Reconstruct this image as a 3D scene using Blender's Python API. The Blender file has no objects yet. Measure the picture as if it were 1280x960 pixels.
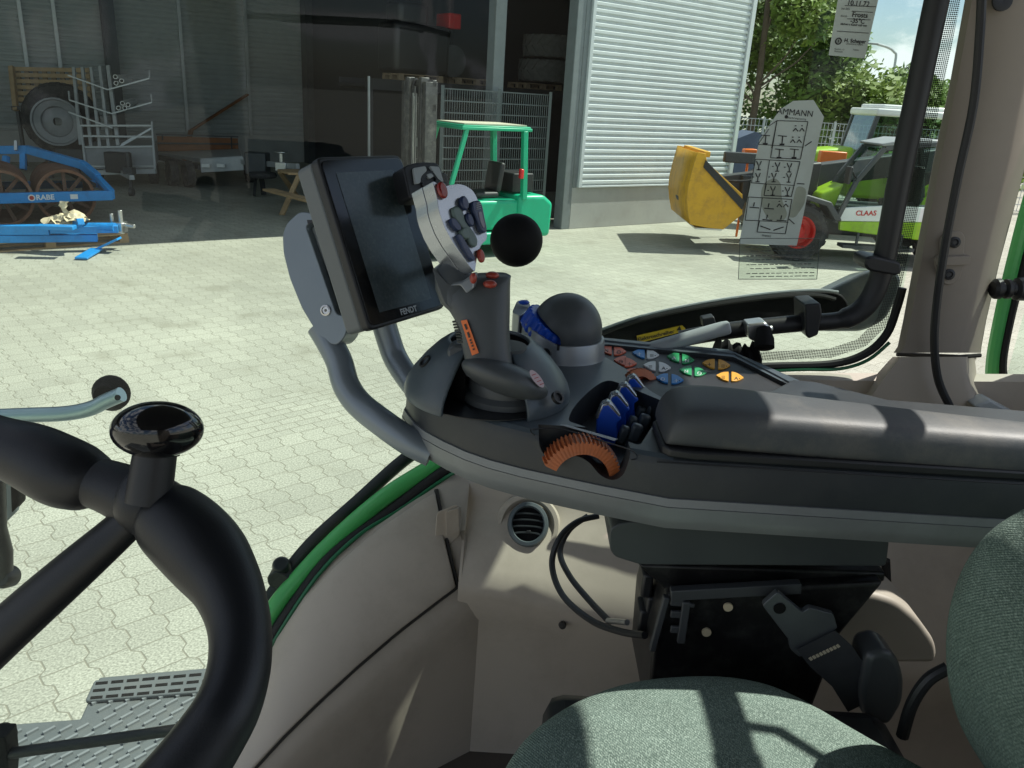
import bpy, bmesh, math, random
from mathutils import Vector, Matrix, Euler
random.seed(7)
R=math.radians
C=bpy.context.scene.collection
W0,H0=1280.0,960.0
FPX=1000.0; PITCH=R(19.8); ROLL=R(3.5); CAMZ=2.6
cp,sp=math.cos(PITCH),math.sin(PITCH); cr,sr=math.cos(ROLL),math.sin(ROLL)
FWD=Vector((0,cp,-sp)); R0=Vector((1,0,0)); U0=Vector((0,sp,cp))
RIGHT=cr*R0+sr*U0; UP=cr*U0-sr*R0; CAM=Vector((0,0,CAMZ))
def ray(x,y): return FWD+RIGHT*((x-W0/2)/FPX)+UP*((H0/2-y)/FPX)
def D(x,y,d): return CAM+ray(x,y)*d
def G(x,y,z=0.0):
    q=ray(x,y); return CAM+q*((z-CAMZ)/q.z)
def AY(x,y,Y):
    q=ray(x,y); return CAM+q*(Y/q.y)
def PL(x,y,p0,n):
    q=ray(x,y); return CAM+q*((Vector(p0)-CAM).dot(n)/q.dot(n))
# ---------------------------------------------------------------- materials
def mat(name,rgb,rough=.5,metal=0,var=.12,vs=6,bump=0,bs=150,coat=0,spec=.5,dirt=None,dirtscale=3,dirtamt=.5):
    m=bpy.data.materials.new(name); m.use_nodes=True; nt=m.node_tree; N=nt.nodes; L=nt.links
    b=N['Principled BSDF']; b.inputs['Roughness'].default_value=rough; b.inputs['Metallic'].default_value=metal
    b.inputs['Specular IOR Level'].default_value=spec
    if coat: b.inputs['Coat Weight'].default_value=coat; b.inputs['Coat Roughness'].default_value=.08
    tc=N.new('ShaderNodeTexCoord')
    n=N.new('ShaderNodeTexNoise'); n.inputs['Scale'].default_value=vs; n.inputs['Detail'].default_value=6; n.inputs['Roughness'].default_value=.65
    L.new(tc.outputs['Object'],n.inputs['Vector'])
    r=N.new('ShaderNodeMapRange'); r.inputs['From Min'].default_value=.25; r.inputs['From Max'].default_value=.75
    r.inputs['To Min'].default_value=1-var; r.inputs['To Max'].default_value=1+var
    L.new(n.outputs['Fac'],r.inputs['Value'])
    mx=N.new('ShaderNodeMix'); mx.data_type='RGBA'; mx.blend_type='MULTIPLY'; mx.inputs['Factor'].default_value=1
    mx.inputs[6].default_value=(*rgb,1); L.new(r.outputs['Result'],mx.inputs[7]); col=mx.outputs[2]
    if dirt:
        n2=N.new('ShaderNodeTexNoise'); n2.inputs['Scale'].default_value=dirtscale; n2.inputs['Detail'].default_value=9; n2.inputs['Roughness'].default_value=.7
        L.new(tc.outputs['Object'],n2.inputs['Vector'])
        r2=N.new('ShaderNodeMapRange'); r2.inputs['From Min'].default_value=.48; r2.inputs['From Max'].default_value=.72
        r2.inputs['To Max'].default_value=dirtamt; L.new(n2.outputs['Fac'],r2.inputs['Value'])
        m2=N.new('ShaderNodeMix'); m2.data_type='RGBA'; L.new(r2.outputs['Result'],m2.inputs['Factor'])
        L.new(col,m2.inputs[6]); m2.inputs[7].default_value=(*dirt,1); col=m2.outputs[2]
    L.new(col,b.inputs['Base Color'])
    rr=N.new('ShaderNodeMapRange'); rr.inputs['To Min'].default_value=max(.02,rough-.08); rr.inputs['To Max'].default_value=min(1,rough+.1)
    L.new(n.outputs['Fac'],rr.inputs['Value']); L.new(rr.outputs['Result'],b.inputs['Roughness'])
    if bump:
        nb=N.new('ShaderNodeTexNoise'); nb.inputs['Scale'].default_value=bs; nb.inputs['Detail'].default_value=3
        L.new(tc.outputs['Object'],nb.inputs['Vector'])
        bp=N.new('ShaderNodeBump'); bp.inputs['Strength'].default_value=bump; bp.inputs['Distance'].default_value=.3/bs
        L.new(nb.outputs['Fac'],bp.inputs['Height']); L.new(bp.outputs['Normal'],b.inputs['Normal'])
    return m
def glass_mat(name,tint,rough=.0,refl=1.0,dust=0.0,dustscale=900):
    """thin pane: transparent body with a fresnel reflection and a little dust"""
    m=bpy.data.materials.new(name); m.use_nodes=True; nt=m.node_tree; N=nt.nodes; L=nt.links; N.clear()
    out=N.new('ShaderNodeOutputMaterial'); t=N.new('ShaderNodeBsdfTransparent'); t.inputs[0].default_value=(*tint,1)
    g=N.new('ShaderNodeBsdfGlossy'); g.inputs['Roughness'].default_value=rough; g.inputs['Color'].default_value=(1,1,1,1)
    f=N.new('ShaderNodeFresnel'); f.inputs['IOR'].default_value=1.45
    mu=N.new('ShaderNodeMath'); mu.operation='MULTIPLY'; mu.inputs[1].default_value=refl; L.new(f.outputs[0],mu.inputs[0])
    mx=N.new('ShaderNodeMixShader'); L.new(mu.outputs[0],mx.inputs[0]); L.new(t.outputs[0],mx.inputs[1]); L.new(g.outputs[0],mx.inputs[2])
    last=mx.outputs[0]
    if dust:
        d=N.new('ShaderNodeBsdfDiffuse'); d.inputs[0].default_value=(.55,.56,.52,1)
        tc=N.new('ShaderNodeTexCoord'); n=N.new('ShaderNodeTexNoise'); n.inputs['Scale'].default_value=dustscale; n.inputs['Detail'].default_value=2
        n3=N.new('ShaderNodeTexNoise'); n3.inputs['Scale'].default_value=5; n3.inputs['Detail'].default_value=6
        L.new(tc.outputs['Object'],n.inputs['Vector']); L.new(tc.outputs['Object'],n3.inputs['Vector'])
        r=N.new('ShaderNodeMapRange'); r.inputs['From Min'].default_value=.66; r.inputs['From Max'].default_value=.78; r.inputs['To Max'].default_value=dust
        L.new(n.outputs['Fac'],r.inputs['Value'])
        r3=N.new('ShaderNodeMapRange'); r3.inputs['From Min'].default_value=.4; r3.inputs['From Max'].default_value=.7; L.new(n3.outputs['Fac'],r3.inputs['Value'])
        m3=N.new('ShaderNodeMath'); m3.operation='MULTIPLY'; L.new(r.outputs[0],m3.inputs[0]); L.new(r3.outputs[0],m3.inputs[1])
        m2=N.new('ShaderNodeMixShader'); L.new(m3.outputs[0],m2.inputs[0]); L.new(last,m2.inputs[1]); L.new(d.outputs[0],m2.inputs[2]); last=m2.outputs[0]
    L.new(last,out.inputs[0]); return m
# ---------------------------------------------------------------- objects
MW={}
def thing(name,label,cat,loc=(0,0,0),rz=0,group=None):
    o=bpy.data.objects.new(name,None); C.objects.link(o); o.location=loc; o.rotation_euler=(0,0,rz); o.empty_display_size=.1
    o['label']=label; o['category']=cat
    if group: o['group']=group
    MW[o.name]=Matrix.Translation(loc)@Euler((0,0,rz)).to_matrix().to_4x4()
    return o
def tag(o,label=None,cat=None,group=None,kind=None):
    if label: o['label']=label
    if cat: o['category']=cat
    if group: o['group']=group
    if kind: o['kind']=kind
    return o
def kids(o): return [c for c in list(bpy.data.objects) if c.parent==o]
def copy_tree(o,parent=None,label=None):
    c=o.copy(); C.objects.link(c); c.parent=parent
    if label: c['label']=label
    for ch in kids(o): copy_tree(ch,c)
    return c
class MB:
    """collects shapes; build() links them as one mesh object. world=True: coordinates are world ones"""
    def __init__(s,world=True): s.v=[]; s.f=[]; s.m=[]; s.mi=0; s.world=world; s.X=None
    def mat(s,i): s.mi=i; return s
    def tr(s,M): s.X=M; return s
    def _add(s,vs,fs):
        o=len(s.v); vs=[Vector(p) for p in vs]
        if s.X is not None: vs=[s.X@p for p in vs]
        s.v+=vs; s.f+=[tuple(i+o for i in f) for f in fs]; s.m+=[s.mi]*len(fs); return s
    def box(s,c,d,rot=None):
        c=Vector(c); x,y,z=[i/2 for i in d]; vs=[Vector((a*x,b*y,e*z)) for e in(-1,1) for b in(-1,1) for a in(-1,1)]
        if rot is not None:
            q=Euler(rot).to_matrix() if not isinstance(rot,Matrix) else rot; vs=[q@p for p in vs]
        return s._add([p+c for p in vs],[(0,2,3,1),(4,5,7,6),(0,1,5,4),(2,6,7,3),(0,4,6,2),(1,3,7,5)])
    def bar(s,a,b,w,h=None,up=(0,0,1)):
        a,b=Vector(a),Vector(b); t=(b-a).normalized(); u=Vector(up); 
        if abs(t.dot(u))>.98: u=Vector((1,0,0))
        e=t.cross(u).normalized(); u=e.cross(t); h=h or w
        vs=[p+e*(i*w/2)+u*(j*h/2) for p in(a,b) for i,j in((-1,-1),(1,-1),(1,1),(-1,1))]
        return s._add(vs,[(3,2,1,0),(4,5,6,7),(0,1,5,4),(1,2,6,5),(2,3,7,6),(3,0,4,7)])
    def tube(s,path,r,n=12,cap=True,flat=1.0,up=(0,0,1)):
        P=[Vector(p) for p in path]; rs=r if isinstance(r,(list,tuple)) else [r]*len(P); rings=[]; pe=None
        for i,p in enumerate(P):
            t=((P[min(i+1,len(P)-1)]-P[max(i-1,0)])).normalized()
            if pe is None:
                u=Vector(up); u=u if abs(t.dot(u))<.95 else Vector((1,.1,0)); e=t.cross(u).normalized()
            else: e=(pe-t*pe.dot(t)).normalized()
            pe=e; g=t.cross(e)
            rings.append([p+e*math.cos(2*math.pi*k/n)*rs[i]+g*math.sin(2*math.pi*k/n)*rs[i]*flat for k in range(n)])
        return s.loft(rings,cap)
    def loft(s,rings,cap=True,closed=True):
        n=len(rings[0]); vs=[p for r in rings for p in r]; fs=[]
        for i in range(len(rings)-1):
            for k in range(n if closed else n-1):
                a=i*n+k; b=i*n+(k+1)%n; fs.append((a,b,b+n,a+n))
        if cap: fs.append(tuple(range(n-1,-1,-1))); fs.append(tuple((len(rings)-1)*n+k for k in range(n)))
        return s._add(vs,fs)
    def cyl(s,a,b,r,r2=None,n=20,cap=True): return s.tube([a,b],[r,r if r2 is None else r2],n,cap)
    def lathe(s,o,ax,prof,n=32,cap=True):
        o=Vector(o); ax=Vector(ax).normalized(); e=ax.orthogonal().normalized(); g=ax.cross(e)
        return s.loft([[o+ax*h+(e*math.cos(2*math.pi*k/n)+g*math.sin(2*math.pi*k/n))*r for k in range(n)] for r,h in prof],cap)
    def ell(s,c,r,n=20,m=12,rot=None):
        c=Vector(c); q=Euler(rot).to_matrix() if rot is not None and not isinstance(rot,Matrix) else rot; rings=[]
        for i in range(1,m):
            a=math.pi*i/m; ring=[]
            for k in range(n):
                p=Vector((r[0]*math.sin(a)*math.cos(2*math.pi*k/n),r[1]*math.sin(a)*math.sin(2*math.pi*k/n),-r[2]*math.cos(a)))
                ring.append(c+(q@p if q is not None else p))
            rings.append(ring)
        return s.loft(rings,True)
    def prism(s,poly,vec):
        P=[Vector(p) for p in poly]; v=Vector(vec); n=len(P)
        return s._add(P+[p+v for p in P],[tuple(range(n-1,-1,-1)),tuple(range(n,2*n))]+[(i,(i+1)%n,(i+1)%n+n,i+n) for i in range(n)])
    def quad(s,*p): return s._add(p,[tuple(range(len(p)))])
    def grid(s,rows):
        n=len(rows[0]); return s._add([p for r in rows for p in r],[(i*n+k,i*n+k+1,(i+1)*n+k+1,(i+1)*n+k) for i in range(len(rows)-1) for k in range(n-1)])
    def text(s,txt,M,size=1,ex=0,align='CENTER',bold=0):
        cu=bpy.data.curves.new('lettering','FONT'); cu.body=txt; cu.size=size; cu.align_x=align; cu.align_y='CENTER'; cu.extrude=ex; cu.offset=bold
        o=bpy.data.objects.new('lettering',cu); C.objects.link(o); dg=bpy.context.evaluated_depsgraph_get()
        me=bpy.data.meshes.new_from_object(o.evaluated_get(dg)); 
        vs=[M@v.co for v in me.vertices]; fs=[tuple(p.vertices) for p in me.polygons]
        bpy.data.objects.remove(o); bpy.data.meshes.remove(me); bpy.data.curves.remove(cu)
        return s._add(vs,fs)
    def build(s,name,mats,parent=None,smooth=35,bevel=0,seg=2,label=None,recalc=True,sub=0,solid=0):
        me=bpy.data.meshes.new(name); vs=s.v; org=Vector((0,0,0)); base=None
        if parent is not None and s.world:
            M=MW[parent.name].inverted(); vs=[M@p for p in vs]
        elif parent is None and s.world:
            xs=[[p[i] for p in vs] for i in range(3)]; org=Vector(((min(xs[0])+max(xs[0]))/2,(min(xs[1])+max(xs[1]))/2,min(xs[2]))); vs=[p-org for p in vs]
        me.from_pydata([tuple(p) for p in vs],[],s.f)
        for m in (mats if isinstance(mats,(list,tuple)) else [mats]): me.materials.append(m)
        me.polygons.foreach_set('material_index',s.m)
        if recalc:
            bm=bmesh.new(); bm.from_mesh(me); bmesh.ops.recalc_face_normals(bm,faces=bm.faces[:]); bm.to_mesh(me); bm.free()
        if smooth:
            me.polygons.foreach_set('use_smooth',[True]*len(me.polygons)); me.set_sharp_from_angle(angle=R(smooth))
        me.update(); o=bpy.data.objects.new(name,me); C.objects.link(o); o.location=org
        if parent is not None:
            o.parent=parent; MW[o.name]=MW[parent.name]
        else: MW[o.name]=Matrix.Translation(org)
        if solid: md=o.modifiers.new('Solidify','SOLIDIFY'); md.thickness=solid; md.offset=0
        if bevel:
            md=o.modifiers.new('Bevel','BEVEL'); md.width=bevel; md.segments=seg; md.limit_method='ANGLE'; md.angle_limit=R(32)
        if sub: md=o.modifiers.new('Sub','SUBSURF'); md.levels=sub; md.render_levels=sub
        if label: o['label']=label
        return o
def frame_m(o,x,y):
    """matrix: local x,y axes given, z = x cross y"""
    x=Vector(x).normalized(); z=x.cross(Vector(y)).normalized(); y=z.cross(x)
    M=Matrix((x,y,z)).transposed().to_4x4(); M.translation=Vector(o); return M
def smooth_path(pts,n=6):
    """catmull-rom through tuples of any length"""
    P=[tuple(p) for p in pts]; out=[]
    for i in range(len(P)-1):
        a,b,c,d=P[max(i-1,0)],P[i],P[i+1],P[min(i+2,len(P)-1)]
        for k in range(n):
            t=k/n; out.append(tuple(.5*((2*q)+(r-p)*t+(2*p-5*q+4*r-s)*t*t+(-p+3*q-3*r+s)*t**3) for p,q,r,s in zip(a,b,c,d)))
    out.append(P[-1]); return out
# ---------------------------------------------------------------- camera, light, world
sc=bpy.context.scene
cam=bpy.data.cameras.new('camera'); co=bpy.data.objects.new('camera',cam); C.objects.link(co); sc.camera=co
M=Matrix((RIGHT,UP,-FWD)).transposed().to_4x4(); M.translation=CAM; co.matrix_world=M
cam.sensor_width=36; cam.lens=36*FPX/W0; cam.clip_start=.02; cam.clip_end=3000
SUNAZ=math.atan2(.41,.912); SUNEL=R(55.5)
SUN=Vector((math.cos(SUNAZ)*math.cos(SUNEL),math.sin(SUNAZ)*math.cos(SUNEL),math.sin(SUNEL)))
sl=bpy.data.lights.new('sun','SUN'); sl.energy=4.3; sl.angle=R(.53); sl.color=(1,.96,.88)
so=bpy.data.objects.new('sun',sl); C.objects.link(so); so.rotation_euler=SUN.to_track_quat('Z','Y').to_euler(); so.location=(20,10,30)
w=bpy.data.worlds.new('World'); sc.world=w; w.use_nodes=True; nt=w.node_tree; N=nt.nodes; L=nt.links
bg=N['Background']; sky=N.new('ShaderNodeTexSky'); sky.sky_type='NISHITA'; sky.sun_disc=False
sky.sun_elevation=SUNEL; sky.sun_rotation=math.pi/2-SUNAZ; sky.air_density=1.0; sky.dust_density=1.0; sky.ozone_density=2.5
tc=N.new('ShaderNodeTexCoord'); mp=N.new('ShaderNodeMapping'); mp.inputs['Scale'].default_value=(1,1,2.2); L.new(tc.outputs['Generated'],mp.inputs[0])
n=N.new('ShaderNodeTexNoise'); n.inputs['Scale'].default_value=5.0; n.inputs['Detail'].default_value=9; n.inputs['Roughness'].default_value=.58; L.new(mp.outputs[0],n.inputs['Vector'])
r=N.new('ShaderNodeMapRange'); r.interpolation_type='SMOOTHSTEP'; r.inputs['From Min'].default_value=.49; r.inputs['From Max'].default_value=.58; L.new(n.outputs['Fac'],r.inputs['Value'])
mx=N.new('ShaderNodeMix'); mx.data_type='RGBA'; L.new(r.outputs[0],mx.inputs['Factor']); L.new(sky.outputs[0],mx.inputs[6]); mx.inputs[7].default_value=(9,9.2,9.4,1)
L.new(mx.outputs[2],bg.inputs[0]); bg.inputs[1].default_value=.08
sc.view_settings.view_transform='Standard'; sc.view_settings.look='None'; sc.view_settings.gamma=1; sc.view_settings.exposure=.62
sc.cycles.max_bounces=8; sc.cycles.transparent_max_bounces=16; sc.cycles.use_denoising=True; sc.cycles.sample_clamp_indirect=6
# ---------------------------------------------------------------- ground
def ground_mat():
    m=bpy.data.materials.new('concrete_pavers'); m.use_nodes=True; nt=m.node_tree; N=nt.nodes; L=nt.links; b=N['Principled BSDF']
    def mth(op,a,b_=None,c=None):
        k=N.new('ShaderNodeMath'); k.operation=op
        for i,q in enumerate((a,b_,c)):
            if q is None: continue
            if isinstance(q,(int,float)): k.inputs[i].default_value=q
            else: L.new(q,k.inputs[i])
        return k.outputs[0]
    geo=N.new('ShaderNodeNewGeometry'); sx=N.new('ShaderNodeSeparateXYZ'); L.new(geo.outputs['Position'],sx.inputs[0]); X,Y=sx.outputs[0],sx.outputs[1]
    ca,sa=math.cos(R(44)),math.sin(R(44))
    U=mth('ADD',mth('MULTIPLY',X,ca),mth('MULTIPLY',Y,sa)); V=mth('ADD',mth('MULTIPLY',X,-sa),mth('MULTIPLY',Y,ca))  # U along cross joints, V along zig lines
    Lp=.212; Wc=.188; A=.0165
    # zig: trapezoid wave of V
    tri=mth('PINGPONG',mth('ADD',V,50*Lp),Lp/2); zig=N.new('ShaderNodeMapRange'); zig.interpolation_type='LINEAR'
    zig.inputs['From Min'].default_value=Lp*.17; zig.inputs['From Max'].default_value=Lp*.33; zig.inputs['To Min'].default_value=-A; zig.inputs['To Max'].default_value=A; L.new(tri,zig.inputs['Value'])
    U2=mth('ADD',mth('ADD',U,zig.outputs[0]),100*Wc); col=mth('FLOOR',mth('DIVIDE',U2,Wc)); fu=mth('SUBTRACT',U2,mth('MULTIPLY',col,Wc))
    V2=mth('ADD',mth('ADD',V,100*Lp),mth('MULTIPLY',col,Lp*.13)); row=mth('FLOOR',mth('DIVIDE',V2,Lp)); fv=mth('SUBTRACT',V2,mth('MULTIPLY',row,Lp))
    du=mth('MINIMUM',fu,mth('SUBTRACT',Wc,fu)); dv=mth('MINIMUM',fv,mth('SUBTRACT',Lp,fv))
    # rectangular band: V in a strip
    vb=Vector((-1.99,5.48)); v0=-vb.x*sa+vb.y*ca
    vbnd=mth('SUBTRACT',V,v0); hb=.1; rw=mth('FLOOR',mth('DIVIDE',mth('ADD',vbnd,10.0),hb)); fvb=mth('SUBTRACT',mth('ADD',vbnd,10.0),mth('MULTIPLY',rw,hb))
    ub=mth('ADD',mth('ADD',U,100*.2),mth('MULTIPLY',mth('MODULO',rw,2.0),.1)); cb=mth('FLOOR',mth('DIVIDE',ub,.2)); fub=mth('SUBTRACT',ub,mth('MULTIPLY',cb,.2))
    dub=mth('MINIMUM',fub,mth('SUBTRACT',.2,fub)); dvb=mth('MINIMUM',fvb,mth('SUBTRACT',hb,fvb))
    inb=mth('MULTIPLY',mth('GREATER_THAN',vbnd,0.0),mth('LESS_THAN',vbnd,.8))
    d1=mth('MINIMUM',du,mth('MULTIPLY',dv,1.25)); d2=mth('MINIMUM',dub,dvb)
    def lerp(a,b_,t): return mth('ADD',mth('MULTIPLY',a,mth('SUBTRACT',1.0,t)),mth('MULTIPLY',b_,t))
    d=lerp(d1,d2,inb); idc=lerp(col,cb,inb); idr=lerp(row,rw,inb)
    J=N.new('ShaderNodeMapRange'); J.interpolation_type='SMOOTHSTEP'; J.inputs['From Min'].default_value=.0015; J.inputs['From Max'].default_value=.0065; L.new(d,J.inputs['Value'])
    cx=N.new('ShaderNodeCombineXYZ'); L.new(idc,cx.inputs[0]); L.new(idr,cx.inputs[1]); wn=N.new('ShaderNodeTexWhiteNoise'); wn.noise_dimensions='2D'; L.new(cx.outputs[0],wn.inputs['Vector'])
    st=N.new('ShaderNodeMapRange'); st.inputs['To Min'].default_value=.94; st.inputs['To Max'].default_value=1.05; L.new(wn.outputs['Value'],st.inputs['Value'])
    def noise(s,dt,lo,hi,a,b_):
        q=N.new('ShaderNodeTexNoise'); q.inputs['Scale'].default_value=s; q.inputs['Detail'].default_value=dt; L.new(geo.outputs['Position'],q.inputs['Vector'])
        k=N.new('ShaderNodeMapRange'); k.inputs['From Min'].default_value=lo; k.inputs['From Max'].default_value=hi; k.inputs['To Min'].default_value=a; k.inputs['To Max'].default_value=b_; L.new(q.outputs['Fac'],k.inputs['Value']); return k.outputs[0],q
    sp_,_=noise(85,4,.3,.7,.62,1.36); bigv,_=noise(.45,7,.3,.7,.8,1.12); spot,_=noise(1.7,9,.58,.74,0,.5)
    val=mth('MULTIPLY',mth('MULTIPLY',st.outputs[0],sp_),bigv)
    mx=N.new('ShaderNodeMix'); mx.data_type='RGBA'; mx.blend_type='MULTIPLY'; mx.inputs['Factor'].default_value=1; mx.inputs[6].default_value=(.375,.372,.31,1); L.new(val,mx.inputs[7])
    m3=N.new('ShaderNodeMix'); m3.data_type='RGBA'; L.new(spot,m3.inputs['Factor']); L.new(mx.outputs[2],m3.inputs[6]); m3.inputs[7].default_value=(.20,.19,.14,1)
    m2=N.new('ShaderNodeMix'); m2.data_type='RGBA'; L.new(J.outputs[0],m2.inputs['Factor']); m2.inputs[6].default_value=(.22,.21,.165,1); L.new(m3.outputs[2],m2.inputs[7])
    L.new(m2.outputs[2],b.inputs['Base Color']); b.inputs['Roughness'].default_value=.9; b.inputs['Specular IOR Level'].default_value=.25
    bp=N.new('ShaderNodeBump'); bp.inputs['Strength'].default_value=.5; bp.inputs['Distance'].default_value=.004; L.new(J.outputs[0],bp.inputs['Height']); L.new(bp.outputs[0],b.inputs['Normal'])
    return m
g=MB(); g.quad((-400,-400,0),(400,-400,0),(400,800,0),(-400,800,0))
tag(g.build('ground',ground_mat(),smooth=0),kind='structure')
# ---------------------------------------------------------------- outdoor materials
def corr_mat(name,rgb,rough,metal=0): return mat(name,rgb,rough,metal,.06,1.5,dirt=tuple(c*.75 for c in rgb),dirtscale=1.2,dirtamt=.35)
m_white=corr_mat('pale_sheet_metal',(.66,.70,.71),.45)
m_trimw=mat('pale_trim',(.60,.64,.66),.45,0,.05)
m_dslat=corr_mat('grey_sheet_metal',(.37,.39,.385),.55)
m_conc=mat('concrete',(.40,.40,.385),.9,0,.1,4,.35,40,dirt=(.25,.24,.22),dirtscale=2)
m_steel=mat('galvanised_steel',(.46,.48,.49),.45,.55,.12,9)
m_dsteel=mat('dark_steel',(.055,.06,.065),.5,.2,.2,6)
m_black=mat('black_paint',(.018,.018,.02),.45,0,.2,8)
m_rubber=mat('tyre_rubber',(.028,.028,.03),.85,0,.25,12,.3,60,dirt=(.17,.16,.14),dirtscale=5)
m_tyred=mat('lightened_tyre_rubber',(.10,.10,.098),.9,0,.3,9)  # lighter copy of the tyre rubber; light on the stored tyres put into the colour
m_mint=mat('mint_green_paint',(.004,.40,.21),.38,0,.08,4,dirt=(.01,.28,.16),dirtscale=6,dirtamt=.4)
m_yellow=mat('yellow_paint',(.66,.35,.018),.5,0,.12,3,dirt=(.26,.14,.04),dirtscale=4,dirtamt=.7)
m_lime=mat('lime_paint',(.30,.52,.015),.35,0,.08,4,dirt=(.22,.24,.08),dirtscale=5,dirtamt=.5)
m_whitep=mat('white_paint',(.75,.76,.74),.4,0,.05,5)
m_red=mat('red_paint',(.55,.02,.015),.45,0,.15,6,dirt=(.25,.09,.06),dirtscale=8,dirtamt=.6)
m_blue=mat('blue_paint',(.015,.26,.64),.4,0,.1,4,dirt=(.02,.13,.33),dirtscale=7)
m_rust=mat('rusty_iron',(.20,.095,.055),.85,.2,.3,7,.3,40,dirt=(.30,.22,.17),dirtscale=3)
m_wood=mat('bare_timber',(.42,.29,.16),.8,0,.25,5,.2,60)
m_wood2=mat('weathered_timber',(.30,.22,.14),.85,0,.3,5,.2,60)
m_plank=mat('brown_boards',(.22,.085,.03),.7,0,.25,6)
m_orange=mat('orange_plastic',(.75,.16,.01),.35)
m_redl=mat('red_lens',(.6,.02,.02),.2)
m_seatblk=mat('black_vinyl',(.03,.03,.032),.5,0,.15,10)
m_beigec=mat('cream_cloth',(.62,.53,.36),.9,0,.25,20)
m_pvc=mat('white_plastic_pipe',(.7,.7,.68),.4)
m_chrome=mat('worn_steel',(.55,.55,.54),.3,.9,.15,20)
m_tarp=mat('dark_blue_tarpaulin',(.05,.07,.12),.7,0,.2,3)
m_dark=mat('shade_dark_sheet',(.022,.024,.027),.6,0,.2,2)  # near-black for the deep bay: the hall's shade is put into the colour
m_ext=glass_mat('vehicle_glass',(.42,.55,.50),0,.35)
m_greyp=mat('grey_paint',(.25,.26,.27),.5)
# ---------------------------------------------------------------- the machine hall
BA=R(38); E1=Vector((math.cos(BA),math.sin(BA),0)); E2=Vector((-math.sin(BA),math.cos(BA),0)); BC=Vector((.99,17.18,0))
def B(s,t,z): return BC+E1*s+E2*t+Vector((0,0,z))
BR=Matrix((E1,E2,Vector((0,0,1)))).transposed()
hall=thing('machine_hall','long metal-clad machine hall with pale corrugated front and open dark bays behind the yard','building',tuple(B(0,0,0)),BA)
def bbox_(mb,s0,s1,t0,t1,z0,z1): mb.box(B((s0+s1)/2,(t0+t1)/2,(z0+z1)/2),(s1-s0,t1-t0,z1-z0),BR)
def corrugate(mb,s0,s1,t,z0,z1,pitch,dep,back=.06):
    n=int((z1-z0)/pitch); pr=[]
    for i in range(n):
        z=z0+i*pitch; pr+=[(0,z),(0,z+pitch*.18),(dep,z+pitch*.34),(dep,z+pitch*.74)]
    pr.append((0,z0+n*pitch))
    mb.grid([[B(s0,t-d,z) for d,z in pr],[B(s1,t-d,z) for d,z in pr]])
    bbox_(mb,s0,s1,t+.004,t+back,z0,z1)
HZ=7.6
x=MB(); corrugate(x,.22,4.95,-.02,.9,HZ,.127,.045); x.build('front_cladding',m_white,hall,smooth=0)
x=MB(); bbox_(x,0,5.06,-.03,.2,0,.86); x.build('plinth',m_conc,hall,bevel=.01)
x=MB(); bbox_(x,.13,.215,-.085,.05,.862,HZ); bbox_(x,.217,4.955,-.085,-.02,.862,.898); x.build('corner_trim',m_trimw,hall,bevel=.006)
x=MB(); bbox_(x,4.957,5.09,-.1,.1,.862,HZ); x.build('corner_trim',m_trimw,hall,bevel=.006)
x=MB(); bbox_(x,-.22,-.004,-.03,.24,0,HZ); bbox_(x,0,.126,-.032,.2,.862,HZ); x.build('front_column',mat('grey_column_paint',(.20,.225,.235),.5,.1),hall,bevel=.012)
x=MB(); bbox_(x,5.02,5.09,.21,15,0,HZ); x.build('gable_wall',m_conc,hall)
x=MB(); bbox_(x,-34,5.2,-.35,15.2,HZ+.002,HZ+.3); x.build('roof',m_dsteel,hall)
TB=14.5
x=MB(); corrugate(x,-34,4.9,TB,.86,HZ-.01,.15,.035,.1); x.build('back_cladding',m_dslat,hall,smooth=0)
x=MB(); bbox_(x,-34,4.9,TB-.07,TB+.1,0,.855); x.build('back_plinth',m_conc,hall)
def BTs(px,py,t):
    q=ray(px,py); k=(t+BC.dot(E2))/q.dot(E2); p=CAM+q*k; d=p-BC; return d.dot(E1),p.z
for px,py in ((-45,40),(28,40),(75,80),(228,75),(309,75)):
    s,_=BTs(px,py,TB-.1); x=MB(); bbox_(x,s-.05,s+.05,TB-.14,TB-.045,.86,HZ-.01); x.build('wall_post',m_steel,hall,bevel=.005)
s,_=BTs(136,40,TB-.3); x=MB(); bbox_(x,s-.16,s+.16,TB-.5,TB-.15,0,HZ-.01); x.build('inner_column',m_dsteel,hall)
x=MB(); bbox_(x,.2,.44,TB-.6,TB-.2,0,HZ-.01); x.build('inner_column',m_dsteel,hall)
x=MB(); bbox_(x,.45,.55,5.6,TB-.15,0,HZ-.01); bbox_(x,.56,4.98,5.6,5.7,0,HZ-.01); x.build('partition',m_dark,hall)  # near-black walls so the deep bay looks unlit
s1,_=BTs(619,70,.9); x=MB(); bbox_(x,s1-.13,s1+.13,.75,1.0,0,HZ-.01); x.build('front_column',bpy.data.materials['grey_column_paint'],hall,bevel=.012)
# mezzanine with racking
x=MB()
for t in (4.0,5.4): bbox_(x,-2.7,4.9,t-.06,t+.06,2.55,2.78)
bbox_(x,-2.7,4.9,4.07,5.33,2.60,2.66); x.build('storage_deck',m_dark,hall)
for s in (-2.6,-.4,2.2,4.6):
    x=MB(); bbox_(x,s-.05,s+.05,3.95,4.05,0,2.55); x.build('deck_post',m_dark,hall)
# slender light post
s,_=BTs(461,140,3); x=MB(); bbox_(x,s-.02,s+.02,2.98,3.02,0,BTs(461,95,3)[1]); x.build('guide_post',m_steel,hall)
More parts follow.
